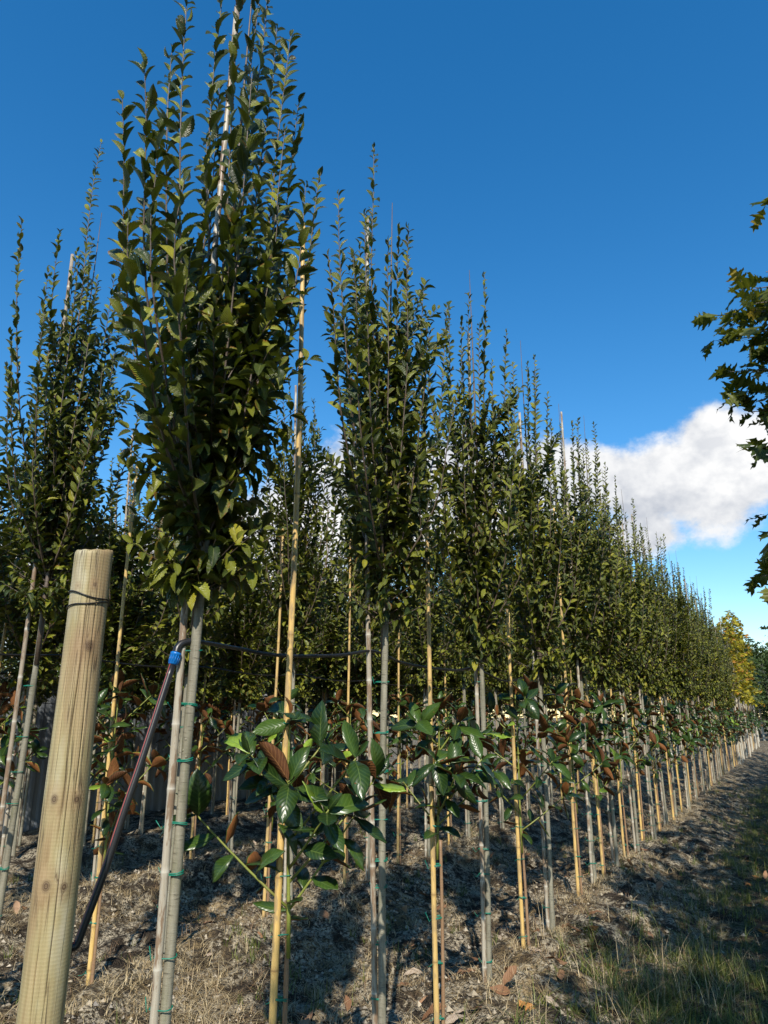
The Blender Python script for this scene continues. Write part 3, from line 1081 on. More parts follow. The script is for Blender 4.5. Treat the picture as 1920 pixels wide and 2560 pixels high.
# ------------------------------------------------------------------ magnolias
def magnolia(seed, specs=None, zlow=0.80, ztop=1.72):
    rg = np.random.default_rng(seed)
    sh = MB()
    lv = Leaves()
    stem = [np.array([0.010 * math.sin(z * 4 + seed), 0.010 * math.cos(z * 3 + seed), z]) for z in np.linspace(zlow - 0.15, ztop, 8)]
    sh.tube(stem, np.linspace(0.0085, 0.004, 8), 7)

    def leaf(p, T, az, spread, L):
        ref = nrm(np.cross(T, [0.3, 0.9, 0.2]))
        B = np.cross(T, ref)
        S = ref * math.cos(az) + B * math.sin(az)
        A = nrm(T * (1 - spread) + S * spread + np.array([0, 0, rg.normal(-0.08, 0.25)]))
        N = T * 0.25 + np.array([0, 0, 0.55]) + SUNV * rg.uniform(0.1, 1.1) + rg.normal(0, 0.42, 3)
        if rg.random() < 0.06:
            N = T * 0.9 - S * 0.5 + rg.normal(0, 0.3, 3)
        lv.add(p + S * 0.004, A, N, L, rg.uniform(0.85, 1.15))

    def whorl(p, T, n, size):
        for q in range(n):
            leaf(p - T * 0.01 * q, T, q * 2.4 + rg.normal(0, 0.3), rg.uniform(0.5, 0.92), size * rg.uniform(0.8, 1.12))
        leaf(p, T, rg.uniform(0, 6), 0.12, size * 0.5)

    if specs is None:
        specs = []
        nb = 9
        for k in range(nb):
            u = k / (nb - 1)
            specs.append((zlow + (ztop - zlow - 0.12) * u, k * 2.4 + rg.normal(0, 0.4), (0.48 - 0.24 * u) * rg.uniform(0.75, 1.15), rg.uniform(0.55, 1.0)))
    for z, a, l, up in specs:
        d = nrm([math.cos(a), math.sin(a), up])
        pts = np.array([np.array([0, 0, z]) + d * l * x + np.array([0, 0, 0.07 * l * x * x]) for x in np.linspace(0, 1, 6)])
        sh.tube(pts, np.linspace(0.0058, 0.0032, 6), 6)
        n = max(2, int(l / 0.075))
        for q in range(n):
            f = 0.22 + 0.62 * q / n
            p = pts[0] * (1 - f) + pts[-1] * f
            leaf(p, d, q * 2.6 + rg.normal(0, 0.5), rg.uniform(0.6, 0.9), rg.uniform(0.115, 0.165))
        whorl(pts[-1], nrm(pts[-1] - pts[-2]), 5, 0.168)
    whorl(stem[-1], np.array([0, 0, 1.0]), 5, 0.150)
    for q in range(4):
        leaf(stem[5] - np.array([0, 0, 0.11 * q]), np.array([0, 0, 1.0]), q * 2.4, 0.75, 0.14)
    for q in range(3):
        leaf(np.array([0, 0, zlow - 0.02 + 0.03 * q]), np.array([0, 0, 1.0]), q * 2.1 + seed, 0.95, 0.13)
    return sh, lv


MVAR = []
for k in range(5):
    sh, lv = magnolia(200 + k, None, 0.78 + 0.05 * (k % 3), 1.70 + 0.05 * (k % 2))
    MVAR.append((sh.mesh('branches', M['magnolia_shoot']), lv.arrays()))
MVBAKE = [bake(a, [t for t in MAG[:3]], MAG_MATS, 'crown', None, k) for k, (s, a) in enumerate(MVAR)]
MTRUNK = [trunk_mesh(60 + k, 0.95, 0.0095, 0.0085, M['magnolia_bark']) for k in range(3)]


def place_magnolia(x, y, label, group, seed, leafobj=False, ties=6, special=None, cane_h=1.0):
    rg = random.Random(seed * 17 + 3)
    z = float(gz(np.array([x]), np.array([y]))[0])
    root = thing('magnolia_tree', label, 'magnolia', (x, y, z), group)
    obj('trunk', MTRUNK[seed % 3], root, None, rg.uniform(0, 6.28))
    rz = rg.uniform(0, 6.28)
    if special is not None:
        sh, lv = special
        obj('branches', sh.mesh('branches', M['magnolia_shoot']), root)
        leaf_objects(lv.arrays(), MAG_MESH, root, range(len(lv.P)), seed)
    else:
        obj('branches', MVAR[seed % 5][0], root, None, rz)
        if leafobj:
            a = MVAR[seed % 5][1]
            c, s = math.cos(rz), math.sin(rz)
            Rz = np.array([[c, -s, 0], [s, c, 0], [0, 0, 1]])
            arr = tuple((q @ Rz.T) if q.ndim == 2 else q for q in a)
            leaf_objects(arr, MAG_MESH, root, range(len(a[0])), seed)
        else:
            obj('crown', MVBAKE[seed % 5], root, None, rz)
    d = 0.0255
    st = obj('bamboo_cane', CANES[seed % 5], None, (x + LEFT[0] * d, y + LEFT[1] * d, z), rg.uniform(0, 6.28), (1, 1, cane_h))
    st.rotation_euler = (rg.uniform(-0.008, 0.008), rg.uniform(-0.008, 0.008), st.rotation_euler[2])
    tag(st, 'yellow bamboo cane holding ' + (label if len(label.split()) < 12 else 'a magnolia'), 'cane', 'yellow bamboo canes holding the magnolias')
    put_ties(root, MTIE, [0.1 + 0.24 * k + rg.uniform(-0.05, 0.05) for k in range(ties)], None, LEFT[:2] * d / 2)


# first magnolia: low forked branches, as it stands between the first two hornbeams
ca = math.atan2(RGT[1], RGT[0])
m1 = magnolia(5, [(0.92, ca + math.pi, 0.50, 0.80), (0.90, ca - 0.10, 0.44, 1.25), (1.00, ca + 0.35, 0.50, 0.95), (1.22, ca - 1.5, 0.22, 0.9), (1.05, ca - 0.9, 0.34, 0.8), (1.25, ca + 2.4, 0.22, 1.0), (1.36, ca + 0.5, 0.2, 1.0), (1.15, ca - 0.4, 0.40, 1.0), (1.30, ca + 3.6, 0.24, 0.9)], 0.90, 1.62)
place_magnolia(-1.77, 2.44, 'forked magnolia with rusty leaf undersides between the first two hornbeams', 'magnolias of the front row', 1, True, 7, m1, 1.03)
m2 = magnolia(8, [(1.02, ca + 2.6, 0.30, 0.9), (1.03, ca + 0.2, 0.42, 0.75), (1.1, ca - 0.6, 0.38, 0.9), (1.15, ca + 0.9, 0.30, 0.6), (1.3, ca + 2.0, 0.2, 1.0), (1.4, ca - 0.3, 0.22, 1.2), (1.2, ca - 1.7, 0.26, 0.8), (1.45, ca + 3.6, 0.18, 0.9), (1.08, ca - 1.2, 0.32, 0.9), (1.25, ca + 0.4, 0.36, 0.8)], 1.0, 1.68)
place_magnolia(-1.80, 3.88, 'bushy glossy magnolia standing between the second and third hornbeams', 'magnolias of the front row', 2, True, 7, m2)
MF = [5.45, 7.06, 8.1, 9.2, 10.45, 11.7, 12.9, 14.2, 15.5]
for k, y in enumerate(MF):
    lb = ['small magnolia between the third and fourth front hornbeams', 'magnolia just before the fifth front hornbeam'][k] if k < 2 else nth(k + 2) + ' magnolia of the front row counted from the wooden post'
    place_magnolia(-1.87 + random.uniform(-0.03, 0.03), y, lb, 'magnolias of the front row', 3 + k, True, 5)
y = 15.5
k = 0
while y < 45:
    y += 1.28
    k += 1
    place_magnolia(-1.87 + random.uniform(-0.05, 0.05), y, nth(k + 10) + ' magnolia of the front row counted from the wooden post', 'magnolias of the front row', 20 + k, False, 0)
for xr, ys, g in ((-4.0, [2.1, 3.5, 5.25, 6.5, 7.6, 9.0, 10.3, 11.6, 12.9, 14.2, 15.5, 16.8, 18.1], 'second'), (-6.1, [4.0, 5.3, 6.6, 8.0, 9.2, 10.5, 11.9, 13.2, 14.5, 16], 'third'), (-8.2, [5.5, 7.0, 8.3, 9.6, 11, 12.3, 13.6, 15], 'fourth')):
    for k, y in enumerate(ys):
        place_magnolia(xr, y, '%s magnolia of the %s row from the post end' % (nth(k), g), 'magnolias of the %s row' % g, 50 + k + int(-xr * 3), g == 'second' and y < 9, 5 if y < 9 and g == 'second' else 0, None, 0.8 if g != 'second' else 0.92)

# ------------------------------------------------------------------ post, hose, pipes
PX, PY = -1.86, 1.47
pz = float(gz(np.array([PX]), np.array([PY]))[0])
root = thing('wooden_post', 'thick round wooden post with two black wire loops near its top', 'post', (PX, PY, 0))
mb = MB()
seg = 200
zs = np.concatenate([[-0.4], np.linspace(0, 2.085, 110), [2.097, 2.102]])
rs = np.concatenate([[0.062], np.linspace(0.0615, 0.0565, 110), [0.0555, 0.052]])
a = np.arange(seg) * 2 * math.pi / seg
v = []
crk = []
CRACKS = [(-61, 0.15, 1.17, 0.0060), (-47, 1.18, 2.06, 0.0045), (-30, 0.75, 1.62, 0.0035), (-12, 1.25, 2.08, 0.0040), (-75, 1.3, 1.9, 0.004), (-20, 0.2, 0.8, 0.003), (60, 0.3, 1.8, 0.006), (150, 0.5, 2.0, 0.005), (220, 0.2, 1.5, 0.005)]
for z, r in zip(zs, rs):
    w = r * (1 + 0.006 * np.sin(2 * a + 1.2) + 0.004 * np.sin(5 * a + z * 3)) + 0.0012 * np.sin(z * 6.0)
    cm = 0 * a
    for ang, z0, z1, dep in CRACKS:
        f = min(1.0, max(0.0, min(z - z0, z1 - z) * 6))
        a0 = R(ang) + 0.07 * math.sin(z * 2.3 + ang) + 0.02 * math.sin(z * 17 + ang)
        d = np.abs((a - a0 + math.pi) % (2 * math.pi) - math.pi)
        g = np.clip(1 - d / 0.034, 0, 1) * f
        w = w - dep * g
        cm = np.maximum(cm, g)
    for ang, z0, rr in ((-26, 1.80, 0.030), (-68, 1.375, 0.022), (-10, 1.372, 0.02), (-62, 1.155, 0.026), (-18, 1.15, 0.02)):
        d = np.hypot(((a - R(ang) + math.pi) % (2 * math.pi) - math.pi) * r, z - z0)
        w = w + 0.0022 * np.exp(-(d / rr) ** 2)
    tilt = 0.16 * np.cos(a - 1.9) * r + 0.0012 * np.sin(a * 9) if z > 2.0 else 0 * a
    v.append(np.stack([w * np.cos(a), w * np.sin(a), z + tilt], -1))
    crk.append(cm)
k = len(zs)
v = np.concatenate(v + [np.array([[0, 0, 2.102]])])
i = np.arange(k - 1)[:, None] * seg
j = np.arange(seg)[None]
q = np.stack([i + j, i + (j + 1) % seg, i + seg + (j + 1) % seg, i + seg + j], -1).reshape(-1, 4)
t = [(k * seg, (k - 1) * seg + b, (k - 1) * seg + (b + 1) % seg) for b in range(seg)]
mb.add(v, q, t, None, np.concatenate(crk + [np.zeros(1)]))
obj('post_shaft', mb.mesh('post_shaft', M['post_wood']), root)
for zc, sl in ((1.955, -0.013), (1.925, 0.010)):
    a = np.linspace(0, 2 * math.pi, 49)
    r = 0.0592
    pts = np.stack([r * np.cos(a), r * np.sin(a), zc + sl * np.cos(a - ca) + 0.003 * np.sin(3 * a)], -1)
    m_ = MB()
    m_.tube(pts, 0.0022, 6, False)
    obj('wire_loop', m_.mesh('wire_loop', M['wire']), root)


def smooth_path(pts, n):
    pts = np.asarray(pts, float)
    k = len(pts)
    out = []
    P = np.concatenate([[2 * pts[0] - pts[1]], pts, [2 * pts[-1] - pts[-2]]])
    for s in range(k - 1):
        for u in np.linspace(0, 1, n, endpoint=False):
            p0, p1, p2, p3 = P[s:s + 4]
            out.append(0.5 * (2 * p1 + (p2 - p0) * u + (2 * p0 - 5 * p1 + 4 * p2 - p3) * u ** 2 + (3 * p1 - p0 - 3 * p2 + p3) * u ** 3))
    out.append(pts[-1])
    return np.array(out)


# riser hose from the foot of the post to the blue coupling beside the first trunk
hq = [on_plane_x(px, py, X) for px, py, X in ((150, 2490, -1.94), (197, 2350, -1.92), (262, 2175, -1.90), (312, 2023, -1.89), (358, 1888, -1.885), (432, 1660, -1.88))]
low2 = hq[0]
hroot = thing('riser_hose', 'black water hose with red stripe rising from post to blue coupling', 'hose', tuple(low2 * [1, 1, 0]))
base = low2 * [1, 1, 0]
hp = smooth_path([low2 * [1, 1, 0] + [0, 0, -0.2]] + hq, 8) - base
mb = MB()
mb.tube(hp, 0.0122, 14)
hpipe = obj('pipe', mb.mesh('pipe', M['pipe']), hroot)
mb = MB()
tg = nrm(np.gradient(hp, axis=0))
sd = nrm(np.cross(tg, nrm(hp + base - CAMP)))
if (sd[5] @ RGT) > 0:
    sd = -sd
vw = nrm(CAMP - (hp + base))
mb.tube(hp + 0.0108 * nrm(sd * 0.75 + vw * 0.65), 0.0022, 6)
obj('stripe', mb.mesh('stripe', M['red_stripe']), hpipe)
ax = nrm(hp[-1] - hp[-4])
e = hp[-1]
mb = MB()
mb.tube([e - ax * 0.004, e, e + ax * 0.030, e + ax * 0.031, e + ax * 0.040, e + ax * 0.041], [0.0125, 0.0165, 0.0175, 0.0195, 0.0195, 0.015], 16)
for g in range(12):
    an = g * math.pi / 6
    u1 = nrm(np.cross(ax, [0, 0, 1]))
    u2 = np.cross(ax, u1)
    d = (u1 * math.cos(an) + u2 * math.sin(an))
    mb.tube([e + d * 0.0165 + ax * 0.003, e + d * 0.0176 + ax * 0.030], 0.0016, 5)
hcoup = obj('coupling', mb.mesh('coupling', M['blue_plastic']), hroot)
mb = MB()
s0 = e + ax * 0.041
bend = smooth_path([s0, s0 + ax * 0.02, s0 + ax * 0.036 - LEFT * 0.012 + FWD * 0.008, s0 + ax * 0.040 - LEFT * 0.045 + FWD * 0.03], 6)
mb.tube(bend, np.linspace(0.0155, 0.013, len(bend)), 14)
obj('elbow', mb.mesh('elbow', M['pipe']), hcoup)
start = bend[-1] + base

# water pipe hung along the front row
pts = [start - np.array([0.0, 0.0, 0.0]), on_plane_x(600, 1622, -1.93), on_plane_x(660, 1634, -1.93), on_plane_x(735, 1640, -1.925), on_plane_x(850, 1638, -1.93), on_plane_x(935, 1628, -1.92),
       on_plane_x(1000, 1655, -1.93), on_plane_x(1065, 1668, -1.925), on_plane_x(1140, 1676, -1.93), on_plane_x(1190, 1672, -1.925)]
pts = list(pts)
for y in row1[3:20]:
    pts.append(np.array([-1.93, y - 0.65, 1.86]))
    pts.append(np.array([-1.925, y, 1.92]))
mb = MB()
mb.tube(smooth_path(pts, 6), 0.0078, 8)
tag(obj('water_pipe', mb.mesh('water_pipe', M['pipe'])), 'thick black water pipe slung along the front row of trunks', 'pipe')
for n_, (xr, y0, y1, z, r, lb) in enumerate([(-4.06, 0.5, 22, 1.98, 0.0065, 'thin black drip line strung along the second row'), (-6.16, 1.5, 22, 1.97, 0.006, 'thin black drip line strung along the third row'),
                                             (-6.16, 1.5, 18, 1.74, 0.0035, 'black support wire below the drip line of the third row'), (-8.26, 3, 22, 1.95, 0.006, 'thin black drip line strung along the fourth row')]):
    ys = np.arange(y0, y1, 0.2)
    p = np.stack([xr + 0.01 * np.sin(ys * 2), ys, z - 0.035 * np.abs(np.sin((ys - y0) * math.pi / 1.3))], -1)
    mb = MB()
    mb.tube(p, r, 6)
    tag(obj('drip_line', mb.mesh('drip_line', M['wire'])), lb, 'pipe')

# ------------------------------------------------------------------ sheds behind
root = thing('metal_shed', 'grey corrugated metal shed behind the last row of trees', 'shed', (-10.95, 6.0, -0.2))
for k in range(13):
    y0 = -2.2 + k * 0.76
    n = 41
    yy = np.linspace(0, 0.77, n)
    ph = (yy / 0.19) % 1.0
    prof = 0.018 * np.clip(np.abs(((ph) - 0.5) * 4) - 0.6, 0, 0.8) / 0.8
    v = []
    for z in (0.0, 2.35):
        v.append(np.stack([prof + 0.003 * (k % 2), y0 + yy, np.full(n, z)], -1))
    v = np.concatenate(v)
    q = [(b, b + 1, n + b + 1, n + b) for b in range(n - 1)]
    mb = MB()
    mb.add(v, q)
    back = v.copy()
    back[:, 0] -= 0.004
    mb.add(back, [x[::-1] for x in q])
    obj('wall_sheet', mb.mesh('wall_sheet', M['metal_sheet'], False), root)
mb = MB()
mb.box((-6.0, -2.25, 2.34), (0.12, 7.75, 2.44))
obj('roof', mb.mesh('roof', M['metal_sheet'], False), root)
mb = MB()
mb.box((-5.9, -2.1, 0), (-0.03, 7.6, 2.335))
obj('wall', mb.mesh('wall', M['grey_wall'], False), root)
root = thing('low_shed', 'low shed with pale grey wall over dark horizontal boards', 'shed', (-10.6, 15.6, -0.2))
mb = MB()
mb.box((-3, -1.6, 0), (0, 2.6, 2.5))
obj('wall', mb.mesh('wall', M['grey_wall'], False), root)
for k in range(5):
    mb = MB()
    mb.box((0.004, -1.6, 0.02 + 0.19 * k), (0.03 + 0.004 * (k % 2), 2.6, 0.19 + 0.19 * k))
    obj('board', mb.mesh('board', M['dark_board'], False), root)
mb = MB()
mb.box((-3.2, -1.8, 2.5), (0.25, 2.8, 2.6))
obj('roof', mb.mesh('roof', M['dark_board'], False), root)

# ------------------------------------------------------------------ oaks on the far side of the path
def broad_crown(seed, zlow, zhigh, rad, nb, leaf_len, per, tips=None, cone=0.7, droop=0.25):
    rg = np.random.default_rng(seed)
    tw = MB()
    lv = Leaves()
    lead = [np.array([0.02 * math.sin(z + seed), 0.02 * math.cos(1.3 * z), z]) for z in np.linspace(zlow - 0.3, zhigh, 9)]
    tw.tube(lead, np.linspace(0.03, 0.004, 9), 7)
    specs = [(np.array(t, float), max(zlow, t[2] - 0.45)) for t in (tips or [])]
    for k in range(nb):
        u = (k + 0.5) / nb
        z = zlow + (zhigh - zlow - 0.2) * u
        a = k * 2.39996 + rg.normal(0, 0.2)
        r = rad * (1 - (1 - cone) * u) * rg.uniform(0.75, 1.1) * (0.75 + 0.25 * min(1, u * 5))
        specs.append((np.array([r * math.cos(a), r * math.sin(a), z + r * rg.uniform(0.2, 0.6)]), z))
    for tip, zs in specs:
        b0 = np.array([0, 0, zs])
        pts = np.array([b0 + (tip - b0) * x + np.array([0, 0, droop * 0.4 * math.sin(math.pi * x)]) for x in np.linspace(0, 1, 7)])
        tw.tube(pts, np.linspace(0.011, 0.0025, 7), 5, False)
        for q in range(per):
            f = 0.30 + 0.70 * (q + rg.random()) / per
            k = min(5, int(f * 6))
            p = pts[k] + (pts[k + 1] - pts[k]) * (f * 6 - k if k < 6 else 1)
            d0 = nrm(pts[k + 1] - pts[k])
            dv = nrm(rg.normal(0, 1, 3))
            l = rg.uniform(0.02, 0.16) * (1.15 - f * 0.6)
            tipp = p + nrm(d0 * 0.8 + dv * 0.8) * l
            tw.tube([p, tipp], [0.0022, 0.0012], 3, False)
            for s in range(2):
                A = nrm(d0 * 0.7 + rg.normal(0, 0.65, 3) + np.array([0, 0, -droop]))
                N = np.array([0, 0, 1.0]) + rg.normal(0, 0.45, 3)
                lv.add(tipp, A, N, leaf_len * rg.uniform(0.7, 1.15), rg.uniform(0.85, 1.1))
    return tw, lv


OTRUNK = [trunk_mesh(80 + k, 2.4, 0.034, 0.03, M['oak_bark']) for k in range(2)]
OV = []
for k in range(3):
    tw, lv = broad_crown(300 + k, 1.75, 5.7 + 0.15 * k, 1.22, 50, 0.175, 13)
    OV.append((tw.mesh('branches', M['oak_bark']), bake(lv.arrays(), OAK, M['oak_leaf'], 'crown', None, k)))


def place_oak(x, y, seed, label, group, special=None):
    z = float(gz(np.array([x]), np.array([y]))[0])
    root = thing('oak_tree', label, 'tree', (x, y, z), group)
    obj('trunk', OTRUNK[seed % 2], root)
    if special:
        tw, lv = special
        arr = lv.arrays()
        obj('branches', tw.mesh('branches', M['oak_bark']), root)
        pick, rest = biggest(arr, (x, y, z), 300)
        leaf_objects(arr, OAK_MESH, root, pick, seed)
        kind(obj('foliage', bake(arr, OAK, M['oak_leaf'], 'foliage', rest, seed), root), 'stuff')
    else:
        br, cr = OV[seed % 3]
        rz = random.uniform(0, 6.28)
        obj('branches', br, root, None, rz)
        obj('crown', cr, root, None, rz)
    return root


OX, OY = 1.30, 4.5
zo = float(gz(np.array([OX]), np.array([OY]))[0])
ot = []
for (px, py, yy) in [(1762, 790, 4.2), (1790, 850, 4.3), (1800, 930, 4.2), (1815, 985, 4.25), (1850, 1030, 4.3), (1850, 1120, 4.15), (1895, 680, 4.2), (1900, 530, 4.3), (1860, 760, 4.4), (1905, 1290, 4.3), (1900, 1345, 4.4), (1885, 1440, 4.5), (1905, 1480, 4.5), (1900, 860, 4.4), (1830, 730, 4.5), (1850, 830, 4.1), (1870, 900, 4.5), (1880, 960, 4.2), (1900, 740, 4.0), (1900, 1040, 4.5), (1800, 800, 4.4)]:
    d = FWD * FPX + RGT * (px + 20 - 960) - UPV * (py - 1280)
    w = CAMP + d * (yy / d[1])
    ot.append((w[0] - OX, w[1] - OY, w[2] - zo))
place_oak(OX, OY, 0, 'oak reaching its lobed leaves over the path from the right hand row', 'oaks along the path', broad_crown(400, 2.0, 5.6, 0.98, 32, 0.150, 15, ot, 0.75, 0.3))
place_oak(1.45, 8.4, 1, 'oak with a few yellow tipped leaves showing low over the path', 'oaks along the path',
          broad_crown(401, 1.9, 5.7, 1.2, 42, 0.16, 12, [(-1.62, 0.0, 2.12), (-1.58, 0.15, 2.32), (-1.45, 0.3, 2.6)], 0.7, 0.3))
for k, y in enumerate([-7.4, -5.9, -4.3, -2.7, -1.1, 0.6, 2.5, 6.4, 10.2, 12.0, 13.8, 15.6, 17.5, 19.4, 21.3, 23.2, 25.2, 27.5, 30, 33]):
    place_oak(1.48 + random.uniform(-0.1, 0.1) + (0.25 if -2 < y < 3 else 0), y, 2 + k, 'young oak in the row lining the right side of the path', 'oaks along the path')

# ------------------------------------------------------------------ yellow maples and far trees
PT = [trunk_mesh(90 + k, 2.3, 0.028, 0.024, M['pale_bark']) for k in range(2)]
MV = []
for k in range(3):
    tw, lv = broad_crown(500 + k, 1.75, 4.6 + 0.3 * k, 0.62, 26, 0.15, 8, None, 0.55, 0.3)
    MV.append((tw.mesh('branches', M['oak_bark']), bake(lv.arrays(), MAPLE, M['maple_leaf'], 'crown', None, k), bake(lv.arrays(), MAPLE, M['far_leaf'], 'crown', None, k)))
k = 0
for xr in (-1.8, -3.9):
    y = 28.4
    while y < 47:
        z = float(gz(np.array([xr]), np.array([y]))[0])
        yel = y < 37 or k % 4 == 0
        rt = thing('maple_tree', 'autumn yellow maple beyond the end of the hornbeam row' if yel else 'still green maple standing behind the yellow ones', 'tree', (xr + random.uniform(-0.1, 0.1), y, z), 'maples at the end of the rows')
        obj('trunk', PT[k % 2], rt)
        rz = random.uniform(0, 6.28)
        s = random.uniform(1.0, 1.18)
        obj('branches', MV[k % 3][0], rt, None, rz, s)
        obj('crown', MV[k % 3][1 if yel else 2], rt, None, rz, s)
        st = obj('bamboo_stake', STAKES[k % 5], None, (rt.location.x - 0.05, y, z), rz, (1.2, 1.2, random.uniform(1.0, 1.12)))
        tag(st, 'bare cane rising above the crown of a far maple', 'stake', 'canes of the far maples')
        y += 1.45
        k += 1
for k in range(16):
    x = -3.4 + 0.42 * k + random.uniform(-0.1, 0.1)
    y = 52 + random.uniform(0, 5)
    z = float(gz(np.array([x]), np.array([y]))[0])
    rt = thing('pale_trunked_tree', 'pale trunked young tree in the far block beyond the maples', 'tree', (x, y, z), 'pale trunked trees at the far end')
    obj('trunk', PT[k % 2], rt, None, 0, (2.2, 2.2, 1.0))
    rz = random.uniform(0, 6.28)
    obj('branches', MV[k % 3][0], rt, None, rz, (1.4, 1.4, 1.0))
    obj('crown', MV[k % 3][2], rt, None, rz, (1.6, 1.6, 1.0))


def big_tree(seed, h, r, conifer=False):
    rg = np.random.default_rng(seed)
    tw = MB()
    lv = Leaves()
    tw.tube([(0, 0, -0.3), (0, 0, h * 0.4), (0, 0, h * 0.97)], [0.3, 0.22, 0.03], 8)
    for k in range(110):
        u = rg.random()
        z = h * (0.12 + 0.88 * u)
        rr = r * ((1.02 - u) if conifer else math.sin(math.pi * (0.12 + 0.86 * u)) ** 0.7)
        a = rg.uniform(0, 6.28)
        c = np.array([math.cos(a) * rr * rg.uniform(0.5, 1), math.sin(a) * rr * rg.uniform(0.5, 1), z])
        tw.tube([(0, 0, z * 0.85), c], [0.05, 0.015], 4, False)
        for q in range(30):
            p = c + rg.normal(0, 1, 3) * np.array([0.55, 0.55, 0.35]) * (0.5 + 0.07 * h)
            lv.add(p, rg.normal(0, 1, 3), np.array([0, 0, 1.2]) + rg.normal(0, 0.7, 3), rg.uniform(0.22, 0.42), 1.0)
    return tw, lv


BT = []
for k, (h, r, c) in enumerate([(9, 2.6, False), (13, 2.6, True), (7, 2.8, False)]):
    tw, lv = big_tree(600 + k, h, r, c)
    BT.append((tw.mesh('trunk', M['oak_bark']), bake(lv.arrays(), H_LO, M['far_leaf'], 'crown', None, k)))
FT = [(-2.6, 66, 2, 1.0), (-0.6, 70, 0, 0.85), (1.6, 72, 1, 0.9), (3.4, 68, 0, 1.1), (-5, 74, 0, 0.9), (-8, 78, 0, 0.9), (-11, 80, 2, 1), (5.5, 76, 1, 1.0), (-15, 84, 0, 1), (-20, 86, 2, 1.1), (8, 80, 0, 1.2), (-27, 84, 0, 1), (-34, 80, 1, .8), (11, 74, 2, 1.1)]
for k, (x, y, v_, s) in enumerate(FT):
    rt = thing('woodland_tree', 'tall dark conifer in the far belt of trees' if v_ == 1 else 'broad dark green tree in the far belt of trees', 'tree', (x, y, -0.15), 'far belt of trees')
    rz = random.uniform(0, 6.28)
    obj('trunk', BT[v_][0], rt, None, rz, s)
    obj('crown', BT[v_][1], rt, None, rz, s)

# ------------------------------------------------------------------ ground cover
def blades(name, n, sampler, lo, hi, width, mat_, seed, flat=0.5, tuft=1, label=None, cat='grass'):
    rg = np.random.default_rng(seed)
    c = sampler(rg, max(1, n // tuft))
    P = np.repeat(c, tuft, axis=0)
    m = len(P)
    P = P + rg.normal(0, 0.018 if tuft > 1 else 0.0, (m, 2))
    z = gz(P[:, 0], P[:, 1])
    L = rg.uniform(lo, hi, m) * np.repeat(rg.uniform(0.6, 1.2, len(c)), tuft)
    a = rg.uniform(0, 6.28, m)
    fl = np.clip(rg.normal(flat, 0.25, m), 0.05, 1.4)
    d = np.stack([np.cos(a), np.sin(a)], -1)
    S = np.stack([-d[:, 1], d[:, 0], np.zeros(m)], -1)
    V = []
    st = 4
    for k in range(st):
        u = k / (st - 1)
        out = L * fl * (0.35 * u + 0.65 * u * u)
        h = L * np.maximum(0.03, (1 - 0.55 * fl)) * (u - 0.42 * fl * u * u) + 0.003
        cpt = np.stack([P[:, 0] + d[:, 0] * out, P[:, 1] + d[:, 1] * out, z + h - 0.006 * (k == 0)], -1)
        w = width * (1 - 0.85 * u)
        V.append(cpt - S * w)
        V.append(cpt + S * w)
    V = np.stack(V, 1).reshape(-1, 3)
    q = np.array([(2 * k, 2 * k + 1, 2 * k + 3, 2 * k + 2) for k in range(st - 1)])
    F = (q[None] + (np.arange(m) * st * 2)[:, None, None]).reshape(-1, 4)
    r = np.repeat(rg.random(m), st * 2)
    o = obj(name, build_mesh(name, V, F, mat_, None, {'rnd': r}))
    kind(o, 'stuff')
    tag(o, label, cat)
    return o


def samp(fn):
    """rejection sampling in x -6..1.6, y 2.4..22, thicker near the camera"""
    def f(rg, n):
        out = []
        tot = 0
        while tot < n:
            m = n * 6
            x = rg.uniform(-7.5, 1.6, m)
            y = 2.2 + 19 * rg.random(m) ** 1.9
            p = fn(x, y)
            s = rg.random(m) < p
            out.append(np.stack([x[s], y[s]], -1))
            tot += int(s.sum())
        return np.concatenate(out)[:n]
    return f


def patch(x, y, s, seed, lo, hi):
    return np.clip((vnoise(x * s, y * s, seed) + 0.5 * vnoise(x * s * 2.3, y * s * 2.3, seed + 1) - lo) / (hi - lo), 0, 1)


def bed(x, y):
    return 1 / (1 + np.exp((x + 0.95) * 9))


kind_green_edge = samp(lambda x, y: np.exp(-((x + 0.72 + 0.25 * vnoise(y * 0.8, y * 0, 9)) / 0.30) ** 2) * patch(x, y, 1.6, 20, -0.25, 0.2) + 0.10 * (x > -0.7) * patch(x, y, 1.5, 22, -0.1, 0.2))
blades('green_grass', 14000, kind_green_edge, 0.07, 0.22, 0.0028, M['green_blade'], 1, 0.55, 9, 'green grass tufts along the edge of the shaded path')
blades('dry_grass', 42000, samp(lambda x, y: bed(x, y) * patch(x, y, 1.4, 30, -0.05, 0.22) * 0.9 + 0.12 * (x > -1.2)), 0.07, 0.20, 0.0020, M['dry_blade'], 2, 0.95, 7, 'bleached dry grass matted over the planting beds')
blades('dead_grass', 22000, samp(lambda x, y: patch(x, y, 1.9, 34, -0.1, 0.25) * (0.35 + 0.65 * bed(x, y))), 0.06, 0.18, 0.0022, M['dead_blade'], 3, 1.05, 6, 'brown dead grass lying between the rows')
blades('weed_tufts', 7500, samp(lambda x, y: bed(x, y) * patch(x, y, 2.2, 38, 0.12, 0.34)), 0.05, 0.15, 0.0036, M['green_blade'], 4, 0.5, 10, 'small green weed tufts dotted over the beds', 'weeds')
blades('moss_grass', 26000, samp(lambda x, y: (1 - bed(x, y)) * patch(x, y, 1.1, 41, -0.12, 0.25) * (x < 1.2)), 0.03, 0.08, 0.0022, M['green_blade'], 5, 0.7, 8, 'short mossy grass covering the path')
